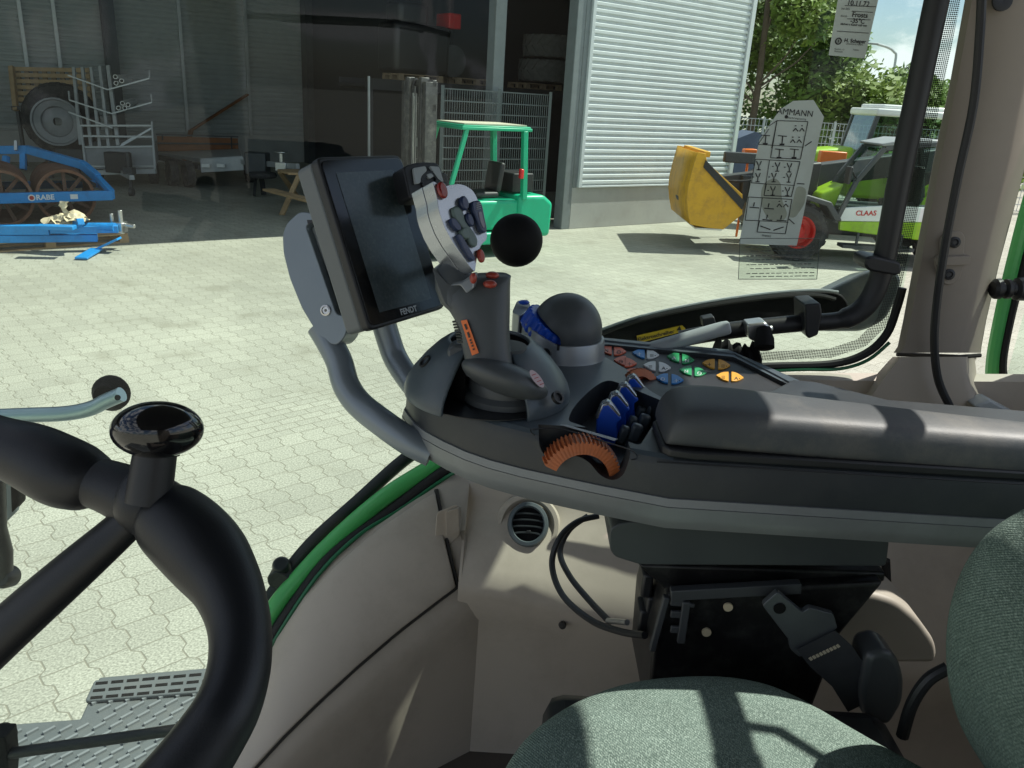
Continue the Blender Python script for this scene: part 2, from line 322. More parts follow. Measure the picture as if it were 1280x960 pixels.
# ---- welded mesh fence between the columns
def mesh_fence(name,label,p0,p1,z0,z1,pv,ph,rv,rh,mm,posts,cat='fence'):
    f=thing(name,label,cat,tuple(p0)); p0=Vector(p0); p1=Vector(p1); d=p1-p0; Ln=d.length; d/=Ln; x=MB()
    for i in range(int(Ln/pv)+1):
        p=p0+d*min(i*pv,Ln); x.bar(p+Vector((0,0,z0)),p+Vector((0,0,z1)),rv,rv)
    k=int((z1-z0)/ph)
    for i in range(k+1):
        z=z0+(z1-z0)*i/k; x.bar(p0+Vector((0,0,z)),p1+Vector((0,0,z)),rh,rh)
    x.build('mesh_panel',mm,f,smooth=0)
    for i in range(posts):
        p=p0+d*(Ln*i/(posts-1)); x=MB(); x.bar(p+Vector((0,0,0)),p+Vector((0,0,z1+.06)),.06,.06); x.build('fence_post',mm,f)
    return f
m_fw=mat('fence_wire',(.13,.15,.155),.5,.3)
mesh_fence('mesh_fence','grey welded mesh fence standing behind the green forklift between hall columns',B(-2.85,.6,0),B(-.24,.6,0),.1,2.65,.055,.21,.012,.022,m_fw,3)
# ---- pallets and tyres on the deck
def pallet(name,label,o,rot,mm,Lx=1.2,Wy=.8,group=None,cat='pallet'):
    t=thing(name,label,cat,tuple(o),rot,group); x=MB(False)
    for i in range(5): x.box((0,-Wy/2+.06+i*(Wy-.12)/4,.133),(Lx,.1,.022))
    x.build('deck_boards',mm,t,smooth=0,bevel=.003)
    for y in(-Wy/2+.05,0,Wy/2-.05):
        for xx in(-Lx/2+.07,0,Lx/2-.07):
            x=MB(False); x.box((xx,y,.061),(.14,.1,.078)); x.build('block',mm,t,smooth=0)
    x=MB(False)
    for y in(-Wy/2+.05,0,Wy/2-.05): x.box((0,y,.011),(Lx,.1,.022))
    for xx in(-Lx/2+.07,0,Lx/2-.07): x.box((xx,0,.111),(.12,Wy,.021))
    x.build('runners',mm,t,smooth=0); return t
for i,(px,lab) in enumerate(((520,'wooden pallet on the storage deck above the forklift mast'),(590,'wooden pallet on the storage deck left of the grey column'),(673,'wooden pallet under the big stacked tyres on the deck'))):
    s,_=BTs(px,105,4.6); pallet('wooden_pallet',lab,B(s,4.75,2.785),BA,m_wood2,1.2,.8,'pallets on the storage deck')
def tyre_mb(o,ax,R1,w,lug=18,r2=.55):
    """treaded tyre as one mesh around axis"""
    x=MB(); h=w/2
    pr=[(R1*r2,-h*.7),(R1*.75,-h),(R1*.92,-h*.95),(R1*.965,-h*.8),(R1*.975,0),(R1*.965,h*.8),(R1*.92,h*.95),(R1*.75,h),(R1*r2,h*.7),(R1*r2,-h*.7)]
    x.lathe(o,ax,pr,40,False)
    ax=Vector(ax).normalized(); e=ax.orthogonal().normalized(); g=ax.cross(e); o=Vector(o)
    for k in range(lug*2):
        sd=1 if k%2 else -1; a=2*math.pi*k/(lug*2); b=a+.28
        P=lambda an,hh,rr:o+ax*hh+(e*math.cos(an)+g*math.sin(an))*rr
        wd=.34*2*math.pi/(lug*2)
        q=[P(a-wd,sd*.02*w,R1*.96),P(a+wd,sd*.02*w,R1*.96),P(b+wd,sd*h*.97,R1*.93),P(b-wd,sd*h*.97,R1*.93)]
        q2=[P(a-wd,sd*.02*w,R1*1.02),P(a+wd,sd*.02*w,R1*1.02),P(b+wd,sd*h*.97,R1*.985),P(b-wd,sd*h*.97,R1*.985)]
        x._add(q+q2,[(0,1,2,3),(4,5,6,7),(0,1,5,4),(1,2,6,5),(2,3,7,6),(3,0,4,7)])
    return x
for i,(px,z,lab) in enumerate(((682,3.25,'large lugged tractor tyre lying lowest on the deck pallet'),(686,3.85,'large lugged tractor tyre stacked on another tyre above the deck'))):
    s,_=BTs(px,60,4.8); t=tyre_mb(B(s,4.75,z),(0,0,1),.72,.55,16)
    tag(t.build('tractor_tyre',m_tyred,smooth=30),lab,'tyre','tyres on the storage deck')
# dark machine wrapped on the deck
s,_=BTs(520,60,4.8); mc=thing('deck_machine','dark stored machine with a red corner, standing on the hall storage deck','machine',tuple(B(s,4.9,2.93)),BA)
x=MB(False); x.box((0,0,.55),(1.5,.9,1.1)); x.box((-.2,0,1.3),(.8,.7,.5)); x.build('body',m_black,mc,bevel=.12,seg=3)
x=MB(False); x.box((.95,0,1.25),(.34,.6,.34)); x.build('red_cover',m_red,mc,bevel=.03)
x=MB(False); x.cyl((.85,-.42,.36),(.85,.42,.36),.36); x.build('roller_drum',m_dsteel,mc)
# ---------------------------------------------------------------- forklift
FY=math.atan2(-.57,-.82); fp=Vector((-.86,13.85,0))
fk=thing('forklift','mint green forklift truck with open roof guard, parked in front of the hall','forklift',tuple(fp),FY)
x=MB(False); x.prism([(-.9,.54,.22),(1.0,.54,.22),(1.0,.54,.5),(.72,.54,.62),(.5,.54,.5),(.2,.54,.42),(0,.54,.42),(-.9,.54,.42)],(0,-1.08,0)); x.build('chassis',m_mint,fk,bevel=.03)
x=MB(False); x.box((-.18,0,.69),(.95,.92,.5)); x.build('engine_hood',m_mint,fk,bevel=.06,seg=3)
x=MB(False); x.prism([(-1.32,.5,.3),(-.62,.5,.3),(-.62,.5,1.02),(-1.15,.5,1.02),(-1.35,.5,.88)],(0,-1.0,0)); x.build('counterweight',m_mint,fk,bevel=.07,seg=3)
x=MB(False); x.box((-1.0,-.503,.72),(.62,.012,.02)); x.box((-1.0,-.503,.55),(.62,.012,.02)); x.build('weight_groove',m_black,fk)
x=MB(False); x.box((-.82,.0,1.2),(.42,.6,.32)); x.build('battery_box',m_black,fk,bevel=.02)
gd=MB(False); gd.box((-.12,0,2.1),(1.3,1.0,.05)); gd.box((-.12,0,2.075),(1.34,1.04,.05))
og=gd.build('roof_guard',m_mint,fk,bevel=.012)
x=MB(False); x.box((-.12,0,2.14),(1.2,.9,.02)); x.build('roof_sheet',mat('pale_roof_sheet',(.55,.52,.40),.7),og)
for y in(-.48,.48):
    x=MB(False); x.bar((.45,y,2.06),(.88,y,.6),.06,.07); x.build('guard_post',m_mint,fk,bevel=.01)
    x=MB(False); x.bar((-.66,y,2.06),(-.72,y,.95),.09,.09); x.build('guard_post',m_mint,fk,bevel=.01)
for i in range(4):
    x=MB(False); x.box((-.71,-.528,1.75+.05*i),(.06,.006,.022)); x.build('warning_mark',m_whitep,fk)
st_=MB(False); st_.box((-.15,0,1.0),(.46,.48,.1)); st_.build('seat',m_seatblk,fk,bevel=.04,seg=3)
x=MB(False); x.box((-.42,0,1.28),(.1,.44,.5),(0,-.15,0)); x.build('seat_back',m_seatblk,fk,bevel=.04,seg=3)
x=MB(False); x.tube([(.5+.16*math.sin(a)*.5,.16*math.cos(a),1.2+.16*math.sin(a)*.8) for a in [2*math.pi*i/24 for i in range(25)]],.014,8,False); x.bar((.5,0,1.2),(.72,0,.8),.05); x.bar((.5,-.15,1.2),(.5,.15,1.2),.02); x.build('steering_wheel',m_black,fk)
x=MB(False); x.box((.72,0,.8),(.16,.8,.5)); x.build('dashboard',m_dsteel,fk,bevel=.03)
x=MB(False); x.lathe((.74,-.56,1.78),(1,0,.1),[(.0,-.05),(.06,-.04),(.085,0),(.08,.03),(0,.035)],16); x.build('work_lamp',m_chrome,fk)
x=MB(False); x.box((.72,-.56,1.58),(.08,.09,.2)); x.build('indicator_lamp',m_orange,fk,bevel=.02)
x=MB(False); x.box((-.6,.54,1.38),(.07,.08,.16)); x.build('rear_lamp',m_redl,fk,bevel=.02)
x=MB(False); x.box((-.76,-.55,1.25),(.05,.06,.26)); x.build('rear_indicator',m_orange,fk,bevel=.01)
def mast_part(name,y,xo,w,d,z0,z1,mm): 
    x=MB(False); x.box((xo,y,(z0+z1)/2),(d,w,z1-z0)); x.box((xo+d*.3,y+(.04 if y<0 else -.04),(z0+z1)/2),(d*.3,w,z1-z0-.02)); return x.build(name,mm,fk,bevel=.006)
m_mast=mat('worn_black_steel',(.08,.08,.08),.4,.5,.3,9,dirt=(.3,.28,.25),dirtscale=6)
for y in(-.36,.36): mast_part('mast_rail',y,1.05,.1,.2,.15,2.72,m_mast)
for y in(-.24,.24): mast_part('inner_rail',y,1.09,.07,.14,.2,2.78,m_mast)
x=MB(False)
for z in(.5,1.5,2.35,2.7): x.box((1.0,0,z),(.07,.82,.1))
x.build('mast_crossbar',m_mast,fk,bevel=.006)
for y in(-.1,.1):
    x=MB(False); x.cyl((1.08,y,.3),(1.08,y,2.5),.035); x.build('lift_cylinder',m_chrome,fk)
for y in(-.17,.17):
    x=MB(False); x.tube(smooth_path([(.95,y,.5),(.93,y,1.6),(.96,y,2.6),(1.05,y,2.72),(1.1,y*.9,2.3),(1.1,y*.9,1.2)],5),.022,8); x.build('mast_hose',m_rubber,fk)
for y in(-.05,.05):
    x=MB(False); x.box((1.13,y,1.6),(.02,.03,1.9)); x.build('lift_chain',m_chrome,fk)
x=MB(False); x.quad((-.35,-.4665,.62),(-.1,-.4665,.62),(-.1,-.4665,.74),(-.35,-.4665,.74)); x.build('white_decal',m_whitep,fk)
x=MB(False); x.box((.1,-.548,.36),(1.5,.008,.06)); x.build('black_stripe',m_black,fk)
x=MB(False); x.box((1.22,0,.75),(.08,.9,.5)); x.build('fork_carriage',m_mast,fk,bevel=.01)
for y in(-.3,.3):
    x=MB(False); x.box((1.3,y,.45),(.06,.12,.7)); x.prism([(1.27,y-.06,.08),(2.3,y-.06,.06),(2.3,y-.06,.075),(1.27,y-.06,.13)],(0,.12,0)); x.build('fork_tine',m_mast,fk)
for xx,yy,rr in((.62,.46,.31),(.62,-.46,.31),(-.85,.42,.24),(-.85,-.42,.24)):
    M_=MB(False); t=tyre_mb((xx,yy,rr),(0,1,0),rr,.2,16); M_.v=t.v; M_.f=t.f; M_.m=t.m; wh=M_.build('wheel',m_rubber,fk,smooth=30)
    x=MB(False); x.lathe((xx,yy,rr),(0,1 if yy>0 else -1,0),[(0,-.06),(rr*.56,-.06),(rr*.58,.08),(rr*.5,.05),(rr*.2,.04),(0,.05)],20); x.build('rim',m_mint,wh)
# ---------------------------------------------------------------- telehandler
tl=thing('telehandler','lime and white telehandler with glazed cab and red wheel rims','telehandler',(5.12,15.45,0),math.pi)
def tyre_part(root,c,R1,w,rimm,lug=16):
    M_=MB(False); t=tyre_mb(c,(0,1,0),R1,w,lug,.56); M_.v=t.v; M_.f=t.f; M_.m=t.m; wh=M_.build('wheel',m_rubber,root,smooth=30)
    x=MB(False); sg=1 if c[1]>0 else -1
    x.lathe(c,(0,sg,0),[(0,w*.1),(R1*.2,w*.1),(R1*.26,w*.16),(R1*.3,0),(R1*.48,.0),(R1*.52,w*.3),(R1*.57,w*.36),(R1*.575,-w*.3)],28,False); x.build('rim',rimm,wh)
for xx in(0,-2.75):
    for yy in(.35,-1.65): tyre_part(tl,(xx,yy,.53),.53,.42,m_red)
x=MB(False); x.box((-1.4,-.65,.72),(4.2,1.2,.55)); x.build('chassis',m_dsteel,tl,bevel=.05)
x=MB(False); pts=[(.68,.62,.75),(.62,.62,.98),(.4,.62,1.16),(0,.62,1.22),(-.45,.62,1.12),(-.7,.62,.8),(-.58,.62,.78),(-.38,.62,1.04),(0,.62,1.13),(.36,.62,1.07),(.54,.62,.92),(.6,.62,.75)]
x.prism(pts,(0,-.5,0)); x.build('mudguard',m_dsteel,tl,bevel=.02)
# engine / boom block
x=MB(False); x.prism([(.75,-.35,.95),(.75,-.35,1.35),(.4,-.35,1.62),(-.5,-.35,1.75),(-.5,-.35,.95)],(0,-.9,0)); x.build('front_frame',m_black,tl,bevel=.04)
x=MB(False); x.bar((-3.2,-.95,1.95),(1.7,-.95,1.05),.36,.42); x.bar((1.2,-.95,1.1),(2.0,-.95,.75),.3,.36); x.build('boom',m_dsteel,tl,bevel=.03)
x=MB(False); x.bar((.5,-.75,1.0),(-.3,-.75,.75),.14,.2); x.build('lift_link',m_red,tl,bevel=.02)
# cab
m_cabf=mat('cab_frame_paint',(.06,.065,.07),.4)
x=MB(False)
for y in(.5,-.45):
    x.bar((-.62,y,.75),(-.86,y,1.5),.08); x.bar((-.86,y,1.5),(-1.25,y,2.1),.08); x.bar((-1.25,y,2.1),(-2.3,y,2.24),.08); x.bar((-2.3,y,2.24),(-2.55,y,1.2),.09); x.bar((-2.55,y,1.2),(-2.3,y,.7),.08)
x.bar((-1.6,.5,.8),(-1.72,.5,2.15),.06); x.build('cab_frame',m_cabf,tl,bevel=.01)
x=MB(False); x.prism([(-1.18,.54,2.13),(-2.4,.54,2.25),(-2.42,.54,2.29),(-1.6,.54,2.28),(-1.16,.54,2.17)],(0,-1.04,0)); x.build('cab_roof',m_greyp,tl,bevel=.03)
x=MB(False); x.quad((-.64,.5,.8),(-.88,.5,1.5),(-1.27,.5,2.08),(-2.28,.5,2.2),(-2.52,.5,1.2),(-2.3,.5,.75)); x.quad((-.64,.5,.8),(-.88,.5,1.5),(-.88,-.45,1.5),(-.64,-.45,.8)); x.quad((-.88,.5,1.5),(-1.27,.5,2.08),(-1.27,-.45,2.08),(-.88,-.45,1.5)); x.build('cab_glass',m_ext,tl,recalc=False)
x=MB(False); x.box((-1.9,-.05,1.1),(.5,.5,.14)); x.box((-2.15,-.05,1.45),(.14,.48,.7)); x.build('seat',m_seatblk,tl,bevel=.04)
x=MB(False); x.prism([(-.7,.52,.78),(-.66,.52,1.02),(-1.6,.52,1.12),(-3.2,.52,1.1),(-3.35,.52,.9),(-2.2,.52,.85)],(0,-.09,0)); x.build('white_panel',m_whitep,tl,bevel=.015)
x=MB(False); x.prism([(-.72,.53,.62),(-.7,.53,.775),(-2.1,.53,.845),(-3.3,.53,.9),(-3.4,.53,.62),(-2.6,.53,.5),(-1.6,.53,.56)],(0,-.1,0)); x.prism([(-2.2,.535,.86),(-2.5,.535,1.2),(-3.4,.535,1.3),(-3.5,.535,.9)],(0,-.1,0)); x.build('lime_panel',m_lime,tl,bevel=.015)
x=MB(False); x.text('CLAAS',frame_m((-(AY(1083,266,14.92).x-5.12),.526,.95),(-1,0,.06),(0,0,1)),.125,.002,bold=.002); x.build('lettering',m_red,tl,smooth=0)
x=MB(False); x.box((-1.6,.5,.42),(.16,.02,.14)); x.build('licence_plate',m_whitep,tl)
x=MB(False); x.prism([(-.4,.1,.95),(-.42,.1,1.2),(-.82,.1,1.42),(-.72,.1,.95)],(0,-.7,0)); x.build('lime_bonnet',m_lime,tl,bevel=.05)
x=MB(False); x.bar((-.85,.5,1.55),(-.6,.75,1.75),.03); x.box((-.58,.8,1.62),(.06,.2,.3)); x.build('mirror',m_black,tl,bevel=.015)
x=MB(False); x.box((-1.4,.6,.36),(1.3,.3,.06)); x.bar((-1.0,.7,.4),(-1.0,.7,.62),.04); x.bar((-1.8,.7,.4),(-1.8,.7,.62),.04); x.build('step',m_dsteel,tl)
x=MB(False); x.tube(smooth_path([(.6,-.2,1.5),(.9,-.1,1.35),(1.3,-.2,1.3),(1.6,-.6,1.15)],5),.025,8); x.build('hydraulic_hose',m_rubber,tl)
x=MB(False); x.cyl((.2,-.95,1.05),(1.2,-.95,.85),.06); x.cyl((.9,-.95,.91),(1.6,-.95,.76),.035); x.build('tilt_ram',m_chrome,tl)
# ---- bucket
bY=15.3
bk=thing('loader_bucket','large yellow loader bucket with worn paint, attached ahead of the telehandler','bucket',tuple(AY(890,288,bY)))
prof=[(872,190),(882,192),(884,203),(905,222),(928,243),(928,268),(904,287),(885,285),(862.6,280.6),(860,266),(858.6,249),(860.5,232),(865,214)]
for y0 in(bY,bY+2.1):
    x=MB(); x.prism([AY(a,b,bY)+Vector((0,y0-bY,0)) for a,b in prof],(0,.035,0)); x.build('side_plate',m_yellow,bk,bevel=.006)
x=MB(); sh=[AY(a,b,bY) for a,b in [(904,286.5),(885,284.5),(863.4,280),(861,266),(859.6,249),(861.5,232),(866,214),(872.5,191)]]
x.grid([[p+Vector((0,.04,0)) for p in sh],[p+Vector((0,2.09,0)) for p in sh]]); x.build('curved_back',m_yellow,bk,smooth=40,solid=.02)
x=MB(); x.bar(AY(885,286,bY+.04)+Vector((0,-.05,0)),AY(885,286,bY+.04)+Vector((0,2.12,0)),.5,.03,up=(0,0,1)); x.build('wear_edge',m_chrome,bk,bevel=.004)
x=MB(); a=[AY(882,200,bY),AY(931,252,bY),AY(927,262,bY),AY(879,209,bY)]; x.prism([p+Vector((0,-.03,0)) for p in a],(0,.028,0)); x.build('edge_strip',m_black,bk)
x=MB(); x.bar(AY(884,193,bY+.05),AY(884,193,bY)+Vector((0,2.05,0)),.12,.1); x.build('top_beam',m_yellow,bk,bevel=.01)
x=MB(); x.bar(AY(905,196,bY+.9),AY(975,200,bY+.9),.16,.2); x.bar(AY(925,235,bY+.9),AY(985,235,bY+.9),.3,.5); x.build('coupling_arm',m_dsteel,bk,bevel=.02)
# ---------------------------------------------------------------- tractor behind
tY=19.5; tp=AY(1125,262,tY); tp.z=0
tr=thing('parked_tractor','lime green tractor with white cab roof standing behind the telehandler','tractor',(tp.x-.55,tY,-.0),math.pi)
x=MB(False); x.box((-.1,0,2.72),(1.75,1.6,.16)); x.box((-.1,0,2.84),(1.4,1.3,.1)); x.build('cab_roof',m_whitep,tr,bevel=.06,seg=3)
x=MB(False)
for xx,yy,xb in((.7,.7,.95),(.7,-.7,.95),(-.8,.7,-.95),(-.8,-.7,-.95)): x.bar((xx,yy,2.67),(xb,yy,1.3),.09)
x.bar((-.1,.7,2.67),(-.1,.7,1.3),.07); x.build('cab_pillars',m_cabf,tr,bevel=.01)
x=MB(False); x.quad((.72,.69,2.64),(.95,.69,1.4),(-.95,.69,1.4),(-.8,.69,2.64)); x.quad((.72,-.69,2.64),(.95,-.69,1.4),(-.95,-.69,1.4),(-.8,-.69,2.64)); x.quad((.72,.69,2.64),(.95,.69,1.4),(.95,-.69,1.4),(.72,-.69,2.64)); x.build('cab_glass',m_ext,tr,recalc=False)
x=MB(False); x.prism([(.95,.45,1.1),(.95,.45,1.95),(2.6,.45,1.75),(2.9,.45,1.5),(2.9,.45,1.0)],(0,-.9,0)); x.build('bonnet',m_lime,tr,bevel=.1,seg=3)
x=MB(False); x.box((0,0,1.15),(2.2,1.5,.6)); x.build('cab_base',m_lime,tr,bevel=.08)
for y in(.8,-.8):
    x=MB(False); x.prism([(.3,y-.25,1.5),(-.2,y-.25,1.85),(-1.1,y-.25,1.85),(-1.6,y-.25,1.4),(-1.6,y-.25,1.2),(.3,y-.25,1.2)],(0,.5,0)); x.build('mudguard',m_lime,tr,bevel=.05)
    tyre_part(tr,(-.75,y+(.15 if y>0 else -.15),.85),.85,.5,m_lime,18)
    tyre_part(tr,(2.1,y,.6),.6,.4,m_lime,16)
x=MB(False); x.bar((.5,.75,1.9),(.55,1.1,2.2),.03); x.box((.56,1.15,2.05),(.05,.22,.32)); x.build('mirror',m_black,tr,bevel=.01)
# orange implement
op=AY(1043,225,18); ob=thing('orange_implement','low orange toolbar implement beyond the paper stickers, between bucket and tractor','implement',(op.x,18,0))
x=MB(); x.bar(AY(1024,196,18),AY(1056,198,18),.22,.26); x.build('toolbar',m_orange,ob,bevel=.02)
x=MB(); 
for px in(1028,1036,1044,1052): x.bar(AY(px,197,18.0),Vector((AY(px,197,18.0).x,18,.02)),.06,.06)
x.build('tines',m_dsteel,ob)
oc=AY(936,196,17.5); x=MB(); x.bar(AY(929,193,17.5),AY(944,193,17.5),.3,.22); x.bar(AY(936,194,17.52),Vector((AY(936,194,17.5).x,17.52,0)),.05)
tag(x.build('orange_frame',m_orange,bevel=.02),'small orange frame standing behind the yellow bucket','frame')
# boundary fence, tarp
fa=AY(912,148,27); fb=AY(1290,172,25)
bf=mesh_fence('boundary_fence','grey wire boundary fence along the trees behind the machines',(fa.x-1,27.5,0),(fb.x+8,25.5,0),.05,2.35,.12,.2,.014,.02,m_steel,9)
q0=AY(913,150,26); tp0=thing('tarpaulin_cover','dark blue tarpaulin over a low heap beside the hall gable','tarpaulin',(q0.x+.9,26,0))
x=MB(False); x.grid([[(xx,yy,zz*(1 if abs(yy)<.9 else .0)) for xx,zz in((-.9,0),(-.85,1.75),(-.3,2.0),(.6,1.7),(1.1,.9),(1.2,0))] for yy in(-1.4,-.8,0,.8,1.4)]); x.build('cover',m_tarp,tp0,smooth=50)
x=MB(False); x.bar((-.1,-.9,1.3),(.5,-.95,1.75),.05); x.build('tie_bar',m_whitep,tp0)
# ---------------------------------------------------------------- left bay
def P2(s,t,z=0): return B(s,t,z)
# land roller
rl=thing('land_roller','blue framed land roller with rusty spoked drums parked half in hall shade','roller',tuple(Vector((-8.2,14.0,0))))
rax=Vector((-.55,.83,0)).normalized(); rr_=.47
m_rustd=mat('dark_rust',(.12,.07,.05),.9,.1,.3,9)
for px,py in((83,246),(3,248),(-80,250)):
    c=G(px,py,.47); x=MB(); x.lathe(c,rax,[(rr_-.05,0),(rr_,0),(rr_,1.7),(rr_-.05,1.7),(rr_-.05,0)],40,False); dr=x.build('drum',m_rust,rl,smooth=40)
    x=MB(); x.cyl(c-rax*.06,c+rax*1.76,.07,n=14)
    e=Vector((0,0,1)); g_=rax.cross(e)
    for k in range(9):
        a=2*math.pi*k/9; d=(e*math.cos(a)+g_*math.sin(a)); x.bar(c+d*.06+rax*.1,c+d*(rr_-.04)+rax*.1,.06,.03,up=rax)
    x.build('spokes',m_rustd,dr)
fr=rax*-.12
x=MB(); a=G(-120,250,.5)+fr; b=G(139,243,.5)+fr; x.bar(a,b,.09,.17); beam=x.build('front_beam',m_blue,rl,bevel=.008)
bd=(b-a).normalized(); nrm=Vector((bd.y,-bd.x,0)).normalized()
def BP(px):
    best=min((abs((lambda v:640+FPX*v.dot(RIGHT)/v.dot(FWD))(a.lerp(b,i/400)-CAM)-px),i) for i in range(401)); return a.lerp(b,best[1]/400)+nrm*.046
x=MB(); Mt=frame_m(BP(56)+Vector((0,0,0)),bd,(0,0,1)); x.text('RABE',Mt@Matrix.Translation((0,0,0)),.12,.002,bold=.003); x.build('lettering',m_whitep,beam,smooth=0)
x=MB(); x.cyl(BP(39),BP(39)+nrm*.004,.055,n=20); e_=x.build('emblem',m_whitep,beam)
x=MB(); x.cyl(BP(39)+nrm*.0045,BP(39)+nrm*.007,.036,n=14); x.build('emblem_dot',m_red,beam)
x=MB(); q=BP(92); x.quad(*[q+bd*u+Vector((0,0,v)) for u,v in((-.06,-.04),(.06,-.04),(.06,.04),(-.06,.04))]); x.build('decal',m_whitep,beam)
x=MB(); a2=b+rax*1.75; x.bar(b+Vector((0,0,.0)),a2,.09,.14); x.bar(a2,a+rax*1.75,.09,.14); x.build('side_beam',m_blue,rl,bevel=.008)
tp_=[D(-40,188,15.2),D(35,187,15.0),D(103,206,14.6),D(122,222,14.5)]
x=MB(); 
for i in range(3): x.bar(tp_[i],tp_[i+1],.12,.15)
x.bar(tp_[3],b+Vector((0,0,.05)),.1,.1); x.bar(D(8,195,15),D(6,212,15),.1); x.bar(D(29,192,15),D(29,212,15),.1); x.build('top_beam',m_blue,rl,bevel=.01)
x=MB(); x.bar(D(62,203,14.9),D(118,232,14.5),.07,.07); x.build('hydraulic_ram',m_dsteel,rl)
x=MB(); x.bar(D(20,188,14.9),D(20,176,14.9),.05,.05); x.build('pin',m_chrome,rl)
# pallet with implement beam
p0=G(40,318); pd=(G(150,306)-G(0,318)); pa=math.atan2(pd.y,pd.x)
pallet('wooden_pallet','long pale wooden pallet carrying blue implement parts in the sun',G(65,311)+Vector((-math.sin(pa),math.cos(pa),0))*.47,pa,m_wood,2.3,.9)
ib=thing('implement_drawbar','bright blue drawbar assembly with spring and coupling lying on the sunlit pallet','implement part',tuple(G(60,300,.15)))
x=MB(); x.bar(G(-60,287,.32),G(62,287,.34),.14,.14); x.bar(G(62,287,.34),G(148,286,.34),.11,.11); x.build('upper_beam',m_blue,ib,bevel=.01)
x=MB(); x.bar(G(-60,299,.2),G(122,297,.2),.13,.11); x.build('lower_beam',m_blue,ib,bevel=.01)
x=MB(); 
for i in range(26):
    p=G(104+i*1.55,284.5,.36); 
    x.cyl(p,p+Vector((.012,0,0)),.075,n=12)
x.build('spring',m_blue,ib)
x=MB(); c=G(152,284,.34); x.box(c,(.1,.2,.16)); x.cyl(c+Vector((0,0,-.1)),c+Vector((0,0,.26)),.035); x.cyl(c+Vector((-.05,0,.05)),c+Vector((.22,-.03,.03)),.03); x.cyl(c+Vector((-.14,0,0)),c+Vector((-.14,0,.2)),.03); x.build('coupling',m_chrome,ib,bevel=.005)
x=MB(); x.box(G(70,284,.44),(.5,.18,.06),(0,0,.2)); x.bar(G(95,281,.42),G(101,277,.5),.1,.1); x.build('bracket',m_blue,ib,bevel=.01)
# pale packing wrap
rnd=random.Random(3); x=MB(); wc=G(82,279,.44)
for k in range(4):
    o_=wc+Vector((rnd.uniform(-.22,.22),rnd.uniform(-.06,.06),.02*k)); rows=[]
    for i in range(7): rows.append([o_+Vector(((i-3)*.055+rnd.uniform(-.025,.025),(j-3)*.05+rnd.uniform(-.02,.02),.10*math.exp(-((i-3)**2+(j-3)**2)/7)+rnd.uniform(-.035,.045))) for j in range(7)])
    x.grid(rows)
rows=[]
for i in range(9): rows.append([wc+Vector((.02+.03*math.sin(i*.8)+w_*.055+rnd.uniform(-.015,.015),rnd.uniform(-.02,.02),.05+i*.034)) for w_ in(-1,-.3,.3,1)])
x.grid(rows)
tag(x.build('packing_wrap',m_beigec,smooth=25),'crumpled cream coloured wrapping piled on the blue drawbar','wrapping')
# paddle
x=MB(); a=G(101,323,.03); m_=G(121,311,.05); b=G(149,298,.22); x.bar(a,m_,.17,.03); x.bar(m_,b,.2,.03); 
tag(x.build('blue_blade',m_blue,bevel=.004),'flat blue metal blade leaning from pallet onto the pavers','blade')
# ladder trailer
lt=thing('rack_trailer','galvanised box trailer with upright ladder rack parked inside the hall','trailer',tuple(G(150,236)))
def DD(px,py,d): return D(px,py,d)
dL=18.5
x=MB(); fl=[DD(106,184,dL),DD(193,183,dL),DD(195,211,dL),DD(108,212,dL)]; x.prism(fl,(0.2,.06,0) if False else (-.9,2.2,0)); x.build('box_body',m_greyp,lt,bevel=.01)
x=MB()
for a,b in(((101,157),(108,213)),((190,152),(194,212)),((106,184),(193,183)),((104,170),(192,171)),((100,157),(190,157)),((107,208),(194,208)),((149,184),(190,160)),((152,181),(170,170))): x.bar(DD(*a,dL-.03),DD(*b,dL-.03),.045,.045,up=(0,1,0))
x.build('rail_frame',m_steel,lt,bevel=.004)
for a,b in(((92,84),(101,181)),((103,84),(114,184)),((114,84),(125,184)),((125,83),(136,183)),((135,82),(148,182))):
    x=MB(); x.bar(DD(*a,dL+.1),DD(*b,dL+.1),.085 if a[0]>130 else .07,.05,up=(0,1,0)); x.build('upright',m_steel,lt,bevel=.004)
x=MB()
for pts in(((85,94),(135,112),(187,98),(187,88)),((86,114),(87,125),(140,142),(190,128),(189,118)),((86,140),(141,160))):
    for i in range(len(pts)-1): x.bar(DD(*pts[i],dL-.06),DD(*pts[i+1],dL-.06),.03,.03,up=(0,1,0))
x.build('rack_arm',m_steel,lt)
x=MB(); x.bar(DD(150,214,dL-.1),DD(165,222,dL-1.0),.1,.1); x.bar(DD(110,216,dL),DD(195,214,dL),.1,.1); x.build('drawbar',m_steel,lt)
x=MB(); q=G(165,245); x.bar(Vector((q.x,q.y,.1)),Vector((q.x,q.y,.95)),.06,.06); x.box((q.x,q.y,.55),(.2,.2,.14)); x.cyl((q.x-.04,q.y,.09),(q.x+.04,q.y,.09),.09); x.build('jockey_wheel',m_dsteel,lt)
x=MB(); x.box(DD(148,203,dL-.3),(.5,.3,.45)); x.build('toolbox',m_black,lt,bevel=.02)
for px in(112,186):
    q=G(px,236)+Vector((-.3,1.0,0)); t=tyre_mb((q.x,q.y,.3),(1,.3,0),.3,.18,14); t.build('wheel',m_rubber,lt,smooth=30)
pl=[]
